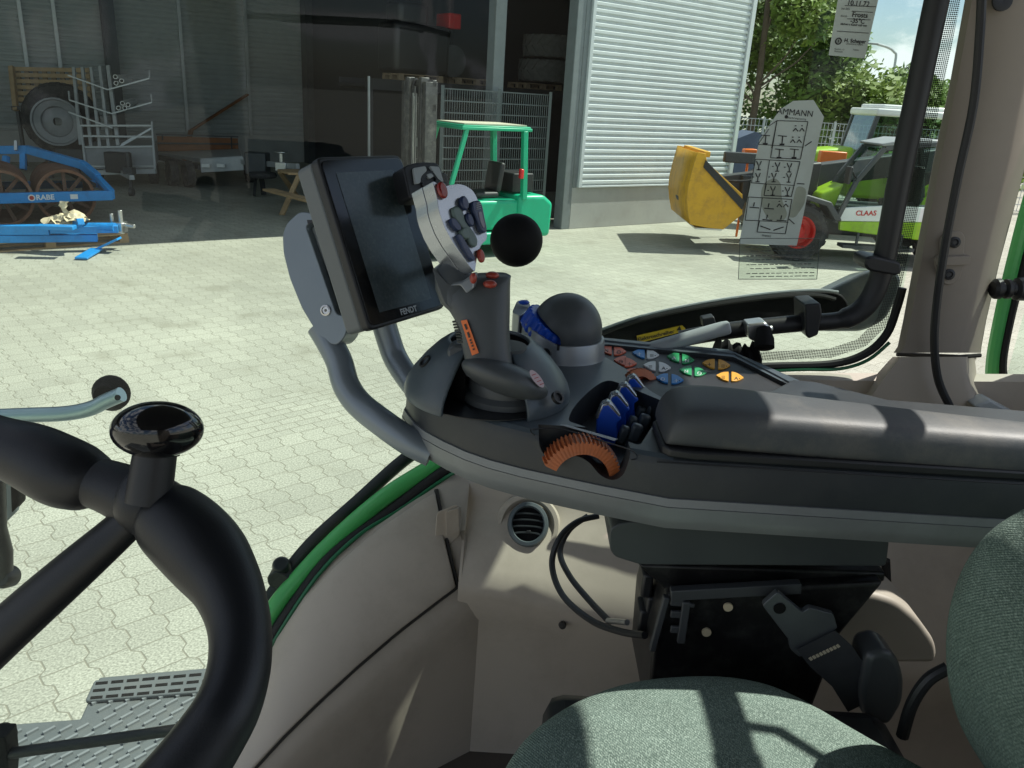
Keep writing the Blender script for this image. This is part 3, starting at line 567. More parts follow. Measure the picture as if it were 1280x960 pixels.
for i,(px,py) in enumerate(((144,96),(152,101),(145,104),(153,129),(148,135),(156,135),(160,131))):
    a=DD(px,py,dL-.15); x=MB(); x.lathe(a,(-.35,.93,0),[(.035,0),(.05,0),(.05,2.4),(.035,2.4),(.035,0)],14,False)
    tag(x.build('plastic_pipe',m_pvc),'white plastic pipe lying on the trailer rack, upper bunch' if i<3 else 'white plastic pipe lying on the trailer rack, lower bunch','pipe','upper bunch of pipes on the rack' if i<3 else 'lower bunch of pipes on the rack')
# old wheel + big tyre + wooden crate
c=DD(72,152,19.5); x=tyre_mb(c+Vector((-.15,.45,.03)),(.35,-.94,0),.86,.5,20); 
ow=thing('tractor_wheel','old tractor wheel with pale grey rim leaning behind the ladder trailer','wheel',(c.x,c.y+.3,0))
x.build('tyre',m_rubber,ow,smooth=30)
x=MB(); x.lathe(c,(.35,-.94,0),[(.1,.02),(.14,.02),(.34,-.05),(.36,.06),(.5,.1),(.52,.18),(.56,.18),(.56,-.1)],32,False); x.build('rim',m_greyp,ow)
x=MB(); x.bar((c.x-.35,c.y,0),(c.x-.35,c.y,c.z-.85),.1); x.bar((c.x+.35,c.y,0),(c.x+.35,c.y,c.z-.85),.1); x.bar((c.x-.5,c.y+.2,c.z-.9),(c.x+.5,c.y+.2,c.z-.9),.08,.5); x.build('stand',m_dsteel,ow)
ck=thing('pallet_stack','stack of upright wooden pallets and crates on racking at the hall back','crate',tuple(G(60,200)+Vector((-1,2,0))))
dC=21.5; x=MB(); x.bar(DD(14,83,dC),DD(20,138,dC),.12,.1,up=(0,1,0)); x.build('end_plank',m_wood,ck)
for r_ in range(6):
    x=MB(); y=86+r_*7.6; x.bar(DD(18+r_*.5,y,dC+.1),DD(112+r_*.4,y+2,dC+.1),.1,.08,up=(0,1,0)); x.build('board',m_wood,ck)
x=MB()
for i in range(9):
    xx=22+i*11; x.bar(DD(xx,85,dC+.2),DD(xx+5,128,dC+.2),.12,.05,up=(0,1,0))
x.build('cross_boards',m_wood2,ck)
x=MB(); zb=DD(60,130,dC).z; x.bar(DD(18,135,dC+.1),DD(116,136,dC+.1),.3,.1); 
for px in(22,64,108):
    p=DD(px,136,dC+.1); x.bar((p.x,p.y,0),p,.08)
x.build('rack',m_dsteel,ck)
# flatbed trailer
ft=thing('flatbed_trailer','low flatbed trailer with brown wooden sideboard parked along the hall wall','trailer',tuple(G(240,235)))
dF=19.6
fb_=[DD(196,190,dF+2.2),DD(250,198,dF),DD(303,195,dF),DD(298,186,dF+2.6)]
x=MB(); x.prism(fb_,(0,0,-.09)); x.build('deck',m_steel,ft,bevel=.008)
x=MB(); a,b=DD(250,199,dF-.03),DD(304,196,dF-.03); x.prism([a,b,b+Vector((0,0,-.32)),a+Vector((0,0,-.32))],(0,.06,0)); x.build('end_frame',m_steel,ft,bevel=.008)
x=MB()
for px in(257,276): x.box(DD(px,207,dF-.06),(.2,.03,.09))
x.build('tail_lamp',m_whitep,ft,bevel=.01)
x=MB(); x.prism([DD(196,170,dF+2.3),DD(297,173,dF+2.7),DD(298,189,dF+2.7),DD(197,189,dF+2.3)],(-.01,.05,0)); sb=x.build('side_board',m_plank,ft)
x=MB(); 
for a,b in(((195,168),(298,171)),((197,190),(299,190)),((197,179),(298,180)),((203,170),(204,190)),((289,171),(290,190))): x.bar(DD(*a,dF+2.25),DD(*b,dF+2.63),.035,.04)
x.build('board_rails',m_dsteel,sb)
x=MB(); x.bar(DD(303,202,dF),DD(372,208,dF-1.6),.1,.12); x.build('drawbar',m_steel,ft)
x=MB(); x.box(DD(322,204,dF-.7),(.5,.4,.5)); x.build('toolbox',m_dsteel,ft,bevel=.03)
x=MB(); x.lathe(DD(328,219,dF-1.0),(0,0,1),[(.2,-.06),(.3,-.05),(.33,0),(.3,.06),(.2,.07)],20); x.build('spare_tyre',m_rubber,ft)
x=MB(); c=DD(352,208,dF-1.3); x.box(c,(.25,.2,.2)); x.cyl(c+Vector((0,0,-.1)),c+Vector((0,0,.3)),.06); x.lathe(c+Vector((0,0,.3)),(0,0,1),[(.0,0),(.16,0),(.17,.03),(0,.04)],16); x.build('hitch',m_chrome,ft,bevel=.02)
x=MB(); q=G(318,247); x.bar((q.x,q.y,.05),DD(320,215,dF-.7),.06); q=G(330,246); x.bar((q.x,q.y,.05),DD(326,215,dF-.7),.09); x.build('jockey_wheel',m_black,ft)
for px,dd in((205,.3),(232,0),(290,1.2)):
    q=G(px+5,234); t=tyre_mb((q.x,q.y+dd,.32),(.8,.6,0),.32,.2,14); t.build('wheel',m_rubber,ft,smooth=30)
x=MB(); x.bar(DD(196,196,dF+1.9),DD(250,209,dF+.1),.1,.12); x.build('side_rail',m_dsteel,ft)
# leaning plank on the back wall
s0,z0_=BTs(238,163,TB-.3); s1_,z1_=BTs(309,118,TB-.16); x=MB(); x.bar(B(s0,TB-.35,.02 if z0_<.3 else z0_),B(s1_,TB-.2,z1_),.17,.05)
x.bar(B(s0,TB-.36,z0_),B(s0-.35,TB-.5,0),.17,.05)
tag(x.build('leaning_plank',m_plank),'reddish brown plank leaning diagonally against the slatted hall wall','plank')
# picnic table
pt=thing('picnic_table','wooden picnic table with slanted legs in hall shade beside the monitor','table',tuple(G(385,262)))
x=MB(); c=G(395,215,.75); x.box(c,(1.5,.75,.05),(0,0,.6)); x.build('table_top',m_wood,pt,bevel=.01)
x=MB(); a=G(335,237,.45); b=G(400,254,.45); x.bar(a,b,.25,.05); x.build('bench',m_wood,pt,bevel=.008)
x=MB(); x.bar(G(352,269,0),G(374,219,.72),.1,.06); x.build('leg',m_wood,pt,bevel=.006)
x=MB(); x.bar(G(372,247,0),G(350,215,.72),.1,.06); x.build('leg',m_wood,pt,bevel=.006)
# ---------------------------------------------------------------- trees
def leaf_mat(name,c1,c2):
    m=bpy.data.materials.new(name); m.use_nodes=True; nt=m.node_tree; N=nt.nodes; L=nt.links; b=N['Principled BSDF']
    tc=N.new('ShaderNodeTexCoord'); n=N.new('ShaderNodeTexNoise'); n.inputs['Scale'].default_value=.9; n.inputs['Detail'].default_value=5; L.new(tc.outputs['Object'],n.inputs[0])
    mx=N.new('ShaderNodeMix'); mx.data_type='RGBA'; r=N.new('ShaderNodeMapRange'); r.inputs['From Min'].default_value=.35; r.inputs['From Max'].default_value=.65; L.new(n.outputs['Fac'],r.inputs['Value']); L.new(r.outputs[0],mx.inputs['Factor'])
    mx.inputs[6].default_value=(*c1,1); mx.inputs[7].default_value=(*c2,1); L.new(mx.outputs[2],b.inputs['Base Color']); b.inputs['Roughness'].default_value=.6
    tl_=N.new('ShaderNodeBsdfTranslucent'); L.new(mx.outputs[2],tl_.inputs[0]); ms=N.new('ShaderNodeMixShader'); ms.inputs[0].default_value=.3
    L.new(b.outputs[0],ms.inputs[1]); L.new(tl_.outputs[0],ms.inputs[2]); L.new(ms.outputs[0],N['Material Output'].inputs[0]); return m
leafs=[leaf_mat('leaves_green',(.10,.19,.028),(.19,.30,.05)),leaf_mat('leaves_light',(.14,.24,.036),(.26,.34,.06)),leaf_mat('leaves_dark',(.07,.14,.024),(.15,.24,.04))]
m_bark=mat('bark',(.11,.085,.06),.9,0,.25,4,.5,12)
def tree(label,x0,y0,h,rad,lm,seed,n=7000,base=.18):
    rnd=random.Random(seed); t=thing('broadleaf_tree',label,'tree',(x0,y0,0),0,'trees behind the boundary fence')
    x=MB(False); x.tube([(0,0,0),(.05,.03,h*.3),(-.08,.05,h*.6),(.1,0,h*.85)],[h*.014,h*.011,h*.008,h*.003],9)
    cl=[]
    for i in range(26):
        a=rnd.uniform(0,2*math.pi); zz=rnd.uniform(base,1.0); env=math.sin(math.pi*min(1,max(.08,(zz-base+.12)/(1.18-base)))**.8)
        rr=rad*env*math.sqrt(rnd.uniform(.05,1)); c=Vector((rr*math.cos(a),rr*math.sin(a),zz*h*.93)); cl.append((c,rad*rnd.uniform(.26,.44)))
        if i<11: x.tube([(0,0,c.z*.55),tuple((c*.5+Vector((0,0,c.z*.22)))),tuple(c)],[h*.004,h*.0025,.01],6)
    x.build('trunk',m_bark,t,smooth=50)
    y=MB(False)
    for i in range(n):
        c,r_=rnd.choice(cl); d=Vector((rnd.gauss(0,1),rnd.gauss(0,1),rnd.gauss(0,.8))).normalized()*r_*(rnd.uniform(.2,1)**.45); p=c+d
        if p.z<.2: continue
        u=Vector((rnd.gauss(0,1),rnd.gauss(0,1),rnd.gauss(0,.6))).normalized(); v=u.orthogonal().normalized(); s=rnd.uniform(.10,.21)
        y._add([p-u*s,p+v*s*.55,p+u*s,p-v*s*.55],[(0,1,2,3)])
    y.build('crown',lm,t,smooth=0,recalc=False)
def TX(px,Y): return AY(px,150,Y).x
tree('tall bushy green tree rising beside the hall gable',TX(940,34),34,12.0,3.3,leafs[1],1,21000,.03)
tree('dark bushy tree low behind the fence near the hall gable',TX(915,38),38,9.5,3.8,leafs[2],2,7000,.05)
tree('mid green round tree behind the larger paper sticker',TX(1020,36),36,5.9,2.9,leafs[0],3,8000,.02)
tree('shorter green tree below the service label',TX(1075,34),34,4.1,2.6,leafs[1],4,8000,.02)
tree('dark green tree above the lime tractor roof',TX(1130,36),36,4.2,2.7,leafs[2],5,8000,.02)
tree('green tree seen between black rail and beige pillar',TX(1185,33),33,3.8,2.6,leafs[0],6,7000,.02)
tree('bushy green tree hidden mostly by the beige pillar',TX(1245,37),37,4.0,2.9,leafs[1],8,6000,.02)
# street lamp
q=AY(905+20,114,60); lp=thing('street_lamp','slim grey street lamp with curved arm far beyond the trees','street lamp',(AY(1112,114,48).x,48,0))
hz=AY(1112,56,48).z; x=MB(False); x.tube(smooth_path([(0,0,0),(0,0,hz-1.2),(-.25,0,hz-.3),(-1.2,0,hz)],6),.07,8); x.build('pole',m_steel,lp)
x=MB(False); x.box((-1.5,0,hz),(.7,.2,.1)); x.build('lamp_head',m_greyp,lp,bevel=.03)
# ================================================================ the tractor cab
m_beige=mat('beige_trim_plastic',(.44,.388,.325),.6,0,.05,3,.25,900,dirt=(.20,.17,.13),dirtscale=5,dirtamt=.35)
m_pillar=mat('shaded_pillar_plastic',(.26,.226,.188),.6,0,.06,4,.25,900,dirt=(.17,.145,.115),dirtscale=6,dirtamt=.3)  # darker copy of the beige trim; pillar shade partly put into the colour
m_beiged=mat('groove_shadow_dark',(.03,.028,.025),.8)  # near-black for grooves, joint and screw; groove shade put into the colour
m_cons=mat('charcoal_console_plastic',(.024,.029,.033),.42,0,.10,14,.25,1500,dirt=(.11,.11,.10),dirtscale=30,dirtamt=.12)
m_consl=mat('sky_tinted_plastic',(.066,.086,.10),.34,0,.07,10,.2,1800,dirt=(.17,.17,.155),dirtscale=26,dirtamt=.16)  # lighter bluish console plastic; sky reflection put into the colour
m_band=mat('silver_grey_band',(.20,.215,.22),.38,.25,.06,8,.1,1500,dirt=(.10,.10,.10),dirtscale=14,dirtamt=.3)
m_pad=mat('worn_padded_vinyl',(.062,.068,.072),.52,0,.14,9,.35,700,dirt=(.20,.185,.155),dirtscale=8,dirtamt=.6)
m_bk=mat('black_plastic',(.014,.015,.017),.45,0,.15,20,.15,900)
m_bkg=mat('gloss_black_plastic',(.006,.006,.007),.06,0,.05,20,coat=.4)
m_matt=mat('matt_black_rubber',(.006,.006,.0065),.7,0,.1,20,spec=.2)
m_leather=mat('black_grained_grip',(.007,.0085,.011),.44,0,.12,12,.4,1100)
m_silver=mat('silver_painted_plastic',(.42,.45,.48),.24,.75,.04,10)
m_silverd=mat('dull_silver_plastic',(.30,.32,.335),.36,.5,.05,12)
m_hgrey=mat('joystick_grey_plastic',(.07,.078,.082),.42,0,.08,16,.2,1500)
m_arm=mat('slate_grey_tube_paint',(.20,.235,.26),.32,.3,.07,12)
m_green=mat('fendt_green_paint',(.10,.50,.14),.35,0,.05,6,coat=.3)
m_green.name='green_cab_paint'
m_dgreen=mat('deep_green_paint',(.01,.13,.05),.4)
m_seal=mat('rubber_seal',(.012,.012,.012),.7)
m_bblue=mat('bright_blue_plastic',(.012,.085,.55),.35,0,.06,20)
m_bor=mat('orange_knob_plastic',(.46,.125,.035),.45,0,.1,40,dirt=(.25,.10,.05),dirtscale=60)
m_kred=mat('orange_red_keys',(.55,.10,.045),.45); m_kblue=mat('blue_keys',(.03,.21,.55),.45); m_kgreen=mat('green_keys',(.015,.26,.09),.45); m_kyel=mat('amber_keys',(.60,.30,.03),.45); m_kwht=mat('white_keys',(.62,.65,.66),.45)
m_ink=mat('dark_ink',(.02,.02,.022),.6)
m_ruby=mat('dark_red_button',(.22,.015,.012),.25,0,.1,30,coat=.3); m_redb=mat('brick_red_button',(.36,.05,.03),.35,coat=.2)
m_navy=mat('navy_button',(.02,.035,.09),.3,coat=.2); m_sage=mat('grey_green_button',(.12,.17,.16),.35)
m_paper=mat('paper_sticker',(.60,.68,.64),.7,0,.05,14,dirt=(.30,.30,.22),dirtscale=9,dirtamt=.35)
m_labY=mat('yellow_label',(.62,.42,.03),.5); m_labO=mat('orange_label',(.75,.16,.03),.5); m_pink=mat('pinkish_label',(.55,.42,.43),.5)
m_lgrey=mat('light_grey_plastic',(.34,.37,.38),.45,0,.05,20)
m_glass=glass_mat('cab_window_glass',(.82,.93,.87),0,.55,.35,1000)
def cloth():
    m=mat('green_grey_seat_cloth',(.12,.17,.145),.95,0,.2,30,spec=.1); nt=m.node_tree; N=nt.nodes; L=nt.links; b=N['Principled BSDF']
    tc=N.new('ShaderNodeTexCoord'); wv=N.new('ShaderNodeTexNoise'); mp=N.new('ShaderNodeMapping'); mp.inputs['Scale'].default_value=(1300,420,1300); L.new(tc.outputs['Object'],mp.inputs[0]); L.new(mp.outputs[0],wv.inputs[0]); wv.inputs['Scale'].default_value=1; wv.inputs['Detail'].default_value=2
    w2=N.new('ShaderNodeTexWave'); w2.inputs['Scale'].default_value=190; w2.inputs['Distortion'].default_value=1.5; w2.inputs['Detail'].default_value=2; w2.bands_direction='DIAGONAL'; L.new(tc.outputs['Object'],w2.inputs[0])
    old=b.inputs['Base Color'].links[0].from_socket; mx=N.new('ShaderNodeMix'); mx.data_type='RGBA'; r=N.new('ShaderNodeMapRange'); r.inputs['From Min'].default_value=.45; r.inputs['From Max'].default_value=.7; L.new(wv.outputs['Fac'],r.inputs['Value'])
    L.new(r.outputs[0],mx.inputs['Factor']); L.new(old,mx.inputs[6]); mx.inputs[7].default_value=(.32,.41,.355,1); L.new(mx.outputs[2],b.inputs['Base Color'])
    ad=N.new('ShaderNodeMath'); ad.operation='ADD'; L.new(wv.outputs['Fac'],ad.inputs[0]); L.new(w2.outputs['Fac'],ad.inputs[1])
    bp=N.new('ShaderNodeBump'); bp.inputs['Strength'].default_value=.5; bp.inputs['Distance'].default_value=.0012; L.new(ad.outputs[0],bp.inputs['Height']); L.new(bp.outputs[0],b.inputs['Normal'])
    return m
m_cloth=cloth()
def boolean(o,cutters):
    for c in cutters:
        md=o.modifiers.new('cut','BOOLEAN'); md.operation='DIFFERENCE'; md.object=c; md.solver='EXACT'
    bpy.context.view_layer.update(); dg=bpy.context.evaluated_depsgraph_get(); me=bpy.data.meshes.new_from_object(o.evaluated_get(dg)); o.modifiers.clear(); o.data=me
    me.polygons.foreach_set('use_smooth',[True]*len(me.polygons)); me.set_sharp_from_angle(angle=R(32))
    for c in cutters: bpy.data.objects.remove(c)
def lerp1(x,pts):
    if x<=pts[0][0]: return pts[0][1]
    for (a,b),(c,d) in zip(pts,pts[1:]):
        if x<=c: return b+(d-b)*(x-a)/(c-a)
    return pts[-1][1]
def rpoly(pts,r,n=5):
    """round the corners of a pixel polygon"""
    out=[]; k=len(pts)
    for i in range(k):
        p=Vector(pts[i]); a=Vector(pts[i-1])-p; b=Vector(pts[(i+1)%k])-p; q=min(r,a.length*.48,b.length*.48); A=p+a.normalized()*q; Bp=p+b.normalized()*q
        for j in range(n+1):
            t=j/n; out.append(tuple(A*(1-t)**2+p*2*t*(1-t)+Bp*t*t))
    return out
# ---------------------------------------------------------------- cab shell
cab=thing('tractor_cab','interior of a green tractor cab with beige side panels and large right-hand window','tractor cab',(0,.4,1.6))
Yf=lambda x: lerp1(x,[(150,.80),(250,.88),(345,.95),(560,1.12)])
# floor, roof (both outside the picture, they shade the cab)
x=MB(); x.box((.275,.35,1.58),(1.25,1.86,.05)); x.build('floor',mat('brown_floor_mat',(.085,.072,.060),.9,0,.15,8,.4,300),cab)
x=MB(); x.box((.04,.385,3.02),(1.194,2.25,.12)); x.build('roof',mat('dark_headliner',(.05,.049,.047),.9),cab,bevel=.03)
x=MB(); x.box((.87,.3,1.93),(.05,1.7,.72)); x.build('rear_panel',m_beige,cab,bevel=.01)
x=MB(); x.bar((.60,.25,2.735),(.60,.70,2.735),.036,.010); x.bar((.60,.70,2.735),(.63,.98,2.76),.03,.012); x.tube([(.60,.735,2.735),(.645,.73,2.735),(.675,.70,2.735),(.655,.62,2.735),(.665,.56,2.735),(.66,.45,2.735)],.0065,8); x.tube([(.60,.655,2.735),(.655,.62,2.735)],.006,8); x.build('rear_window_bar',m_bk,cab)
x=MB(); x.box((.55,-.58,2.27),(.72,.05,1.36)); x.build('light_blocker',m_pillar,cab,bevel=.01)  # opaque panel added out of view to keep light off the pillar
for px_,py_ in((.83,1.1),):
    x=MB(); x.box((px_,py_,2.62),(.1,.1,.68)); x.build('corner_post',m_beige,cab,bevel=.01)
# side wall: upper edge follows the window
m_wall=[]
def wall_row(fn): return [fn(X) for X in [-.06+.045*i for i in range(24)]]
ztop=lambda X: lerp1(X,[(-.06,2.04),(.1,2.045),(.27,2.07),(.345,2.236),(.8,2.262)])
XS=[-.06+.045*i for i in range(24)]
cpx=[(617,741),(660,752),(710,765),(760,777),(800,786),(870,802),(960,820),(1100,842),(1300,868),(1500,885)]
cre=[AY(a,b,.985) for a,b in cpx]
def CR(X):
    pts=[(p.x,p.z) for p in cre]; return Vector((X,.985,lerp1(X,pts)))
r0=[Vector((X,1.125,ztop(X))) for X in XS]; r1=[Vector((X,1.108,ztop(X)-.006)) for X in XS]; r2=[Vector((X,1.10,min(ztop(X)-.03,2.03))) for X in XS]
rc=[CR(X) for X in XS]
def mixr(t): return [a.lerp(b,t)+Vector((0,-.006,.006))*(4*t*(1-t)) for a,b in zip(r2,rc)]
rows=[r0,r1,r2,mixr(.25),mixr(.5),mixr(.75),mixr(.93),[p+Vector((0,.003,-.012)) for p in rc],[p+Vector((0,.03,-.07)) for p in rc],[Vector((X,1.01,1.6)) for X in XS]]
x=MB(); x.grid(rows); wall=x.build('side_wall',m_beige,cab,smooth=50)
# fender panel with storage lid: three traced lines, each with its own distance
up=[(600,600),(562,602),(520,627),(470,661),(420,704),(380,750),(345,803),(320,856),(300,905),(275,965),(255,1020)]
se=[(616,742),(588,722),(548,752),(496,792),(446,835),(400,877),(355,921),(315,964),(280,1003),(250,1040),(220,1080)]
Yse=lambda x: lerp1(x,[(200,.68),(300,.78),(590,1.02),(620,1.045)])
L0=[AY(a,b,Yf(a)-.02) for a,b in up]; L1=[AY(a,b,Yse(a)) for a,b in se]
L0[0]=AY(600,600,1.075)
L1[0]=mixr(.86)[0]+Vector((.004,0,0)); L0[0]=r1[0]+Vector((.004,0,0))
L2=[p+Vector((.012,-.012,-.022)) for p in L1]; L3=[p+Vector((.02,.0,-.06)) for p in L1]; L4=[p+Vector((.05,.02,-.34)) for p in L1]
L2[0]=rows[7][0]+Vector((.004,0,0)); L3[0]=rows[8][0].lerp(rows[7][0],.5)+Vector((.004,0,0)); L4[0]=rows[9][0]+Vector((.004,0,0))
Lm=[p+Vector((-.008,.05,.012)) for p in L0]
x=MB(); x.grid([Lm,L0,[(a*.5+b*.5)+Vector((0,-.012,.004)) for a,b in zip(L0,L1)],L1,L2,L3,L4]); x.build('fender_panel',m_beige,cab,smooth=60)
def S(u,v,off=0):
    """point on the fender panel: u 0..1 along, v 0..1 from the window edge to the seam"""
    k=u*(len(L0)-1); i=min(int(k),len(L0)-2); t=k-i; a=L0[i].lerp(L0[i+1],t); b=L1[i].lerp(L1[i+1],t)
    p=a.lerp(b,v)+Vector((0,-.012,.004))*(4*v*(1-v)); return p+(CAM-p).normalized()*off
nu=30
x=MB(); x.grid([[S(.145+.855*i/nu,.02+.965*j/8,.0075) for i in range(nu+1)] for j in range(9)]); lid=x.build('storage_lid',m_beige,cab,smooth=50,solid=.006,bevel=.0025)
x=MB(); x.tube([S(.143+.857*i/nu,.992,.003) for i in range(nu+1)],.0035,6); x.tube([S(.14,j/8,.003) for j in range(9)],.0035,6); x.build('lid_groove',m_beiged,cab)
# latch
lp_=lambda a,b,o=.012: (lambda P:P+(CAM-P).normalized()*o)(AY(a,b,lerp1(a,[(530,1.045),(590,1.07)])-.02))
x=MB(); x.prism([lp_(a,b,.004) for a,b in rpoly([(546,640),(570,630),(577,634),(575,668),(552,690),(543,686)],5)],(.0,-.003,.001)); lt_=x.build('latch_recess',m_beige,lid,bevel=.001)
x=MB(); x.prism([lp_(a,b,.013) for a,b in rpoly([(557,640),(573,635),(574,664),(558,671)],2)],(.003,.012,-.002)); x.build('latch_handle',m_beige,lid,bevel=.002)
# air vent
vc=AY(660,656,1.062); vn=Vector((-.03,-.80,.60)).normalized()
vx=Vector((1,0,0)); vx=(vx-vn*vx.dot(vn)).normalized(); vy=vn.cross(vx)
Mv=Matrix((vx,vy,vn)).transposed().to_4x4(); Mv.translation=vc+vn*.004
x=MB(); x.tr(Mv@Matrix.Diagonal((.95,1.05,1,1))); x.lathe((0,0,0),(0,0,1),[(.0245,-.004),(.0245,.006),(.026,.008),(.0305,.007),(.0325,.0),(.033,-.012),(.0245,-.004)],44,False); vent=x.build('air_vent',mat('blue_grey_plastic',(.075,.095,.105),.45,0,.05,20),cab,smooth=50)
x=MB(); x.tr(Mv@Matrix.Diagonal((.95,1.05,1,1))); x.lathe((0,0,0),(0,0,1),[(.0,-.003),(.0255,-.003),(.0255,-.001),(0,-.001)],30); x.build('vent_duct',m_matt,vent)
for i in range(4):
    yy=.0145-i*.0095; h=math.sqrt(.024**2-yy**2)*.97; x=MB(); x.tr(Mv)
    x.tube([(-h*math.cos(q),yy+.0025*math.sin(q*1.0)-.001,.003) for q in [math.pi*k/8 for k in range(9)]],.0016,6,flat=1.6); x.build('louvre',m_cons,vent)
x=MB(); x.tr(Mv); x.box((.0015,-.0115,.006),(.006,.004,.004)); x.build('louvre_tab',m_bk,vent,bevel=.0006)
x=MB(); x.tr(Mv); x.lathe((0,0,0),(0,0,1),[(.036,-.014),(.040,-.006),(.046,-.006),(.050,-.016)],44,False); x.build('vent_bezel',m_beige,vent,smooth=60)
x=MB(); x.lathe(AY(703,781,.99),(0,-1,.2),[(.0,.006),(.005,.005),(.006,0)],14); x.build('screw',m_beiged,cab)
# ---- pillar
def prow(y,xl,xm,xr): return [AY(xl-1,y,1.135),AY(xl,y,1.10),AY(xl+8,y,1.085),AY((xl+xm)/2,y,1.075),AY(xm-3,y,1.075),AY(xm+3,y,1.078),AY(xr,y,1.125),AY(xr+1,y,1.15)]
lv=[(-60,1217,1320,1345),(0,1207,1304,1330),(100,1189,1280,1305),(200,1168,1260,1283),(330,1143,1228,1248),(400,1130,1212,1232),(433,1123,1204,1226),(441,1118,1202,1225)]
x=MB(); x.grid([prow(*l) for l in lv]); x.build('pillar_trim',m_pillar,cab,smooth=40)
lv=[(446,1116,1202,1221),(452,1110,1203,1219),(480,1085,1208,1222),(512,1060,1218,1238),(560,1040,1235,1265)]
x=MB(); x.grid([[AY(xl,y,1.125)]+[AY(xl+(xm-xl)*t,y,1.082) for t in(.12,.4,.8,.97)]+[AY(xm+4,y,1.083),AY(xr,y,1.125)] for y,xl,xm,xr in lv]); x.build('pillar_foot',m_beige,cab,smooth=50)
x=MB(); x.tube([AY(a,b,1.096) for a,b in((1121,443),(1160,444),(1200,446),(1226,444))],.003,6); x.build('pillar_joint',m_beiged,cab)
x=MB(); x.prism([AY(a,b,1.073) for a,b in rpoly([(1176,300),(1184,290),(1202,289),(1207,296),(1205,318),(1213,319),(1212,329),(1205,333),(1200,350),(1188,357),(1178,355),(1170,334),(1169,322),(1176,319)],5)],(0,.006,0)); sk=x.build('belt_anchor_plate',m_pillar,cab,bevel=.0015)
for a,b in((1193,303),(1186,343)):
    x=MB(); x.lathe(AY(a,b,1.0725),(0,-1,.1),[(.0075,0),(.0075,.002),(.0045,.003),(.003,.0015),(0,.0015)],16); x.build('bolt',m_bk,sk)
x=MB(); x.bar(AY(1172,326,1.07),AY(1211,325,1.07),.008,.012); x.build('anchor_bar',m_pillar,sk,bevel=.001)
x=MB(); x.lathe(AY(1252,1,1.072),(0,-1,.1),[(.012,0),(.012,.003),(.006,.004),(0,.003)],18); x.build('pillar_bolt',m_bk,cab)
x=MB(); x.tube([AY(a,b,1.058) for a,b in smooth_path([(1228,-30),(1225,40),(1217,130),(1198,220),(1181,310),(1171,380),(1168,430),(1173,475),(1189,512),(1200,540)],6)],.0055,10); x.build('cable',m_bk,cab)
# ---- window
bot=[(-.95,.80,1.45),(-.62,.86,1.45)]
gl=[Vector(p) for p in bot]+[AY(a,b,Yf(a)) for a,b in((330,800),(345,778),(385,722),(430,675),(490,625),(555,583))]+[Vector((.1,1.13,2.045)),Vector((.27,1.13,2.07)),AY(905,458,1.13),AY(1040,452,1.13),AY(1085,438,1.13),AY(1112,412,1.13),AY(1126,372,1.13)]
gtop=[Vector((p.x*1.0,max(p.y,.9) if p.y<1.12 else 1.13,2.97)) for p in gl]
x=MB(); x.grid([gl,gtop]); win=x.build('side_window',m_glass,cab,smooth=60,recalc=False)
m_frit=bpy.data.materials.new('frit_dots'); m_frit.use_nodes=True
nt=m_frit.node_tree; N=nt.nodes; Lk=nt.links; tcn=N.new('ShaderNodeTexCoord'); vo=N.new('ShaderNodeTexVoronoi'); vo.inputs['Scale'].default_value=420; vo.inputs['Randomness'].default_value=0
Lk.new(tcn.outputs['Object'],vo.inputs['Vector']); mr=N.new('ShaderNodeMath'); mr.operation='LESS_THAN'; mr.inputs[1].default_value=.42; Lk.new(vo.outputs['Distance'],mr.inputs[0])
tb=N.new('ShaderNodeBsdfTransparent'); ms=N.new('ShaderNodeMixShader'); Lk.new(mr.outputs[0],ms.inputs[0]); Lk.new(tb.outputs[0],ms.inputs[1]); Lk.new(N['Principled BSDF'].outputs[0],ms.inputs[2]); Lk.new(ms.outputs[0],N['Material Output'].inputs[0]); N['Principled BSDF'].inputs['Base Color'].default_value=(.02,.02,.02,1)
edge=[(950,451),(1040,447),(1082,433),(1108,408),(1124,370),(1150,250),(1175,130),(1200,5),(1207,-40)]
inn=[(950,440),(1036,436),(1072,424),(1095,400),(1108,364),(1132,250),(1155,130),(1178,5),(1186,-40)]
x=MB(); x.grid([[AY(a,b,1.124) for a,b in edge],[AY(a,b,1.124) for a,b in inn]]); x.build('frit_border',m_frit,win,smooth=0,recalc=False)
x=MB(); x.tube([AY(a,b,1.118) for a,b in smooth_path([(840,466),(905,461),(960,458),(1040,455),(1082,442),(1108,418),(1121,385),(1128,360)],5)],.0062,8,flat=1.0); x.build('window_seal',m_seal,cab)
x=MB(); x.tube([AY(a,b,1.112) for a,b in smooth_path([(880,470),(940,465),(1000,462),(1050,461),(1085,450),(1112,428)],5)],.0025,6); x.build('window_edge',m_dgreen,cab)
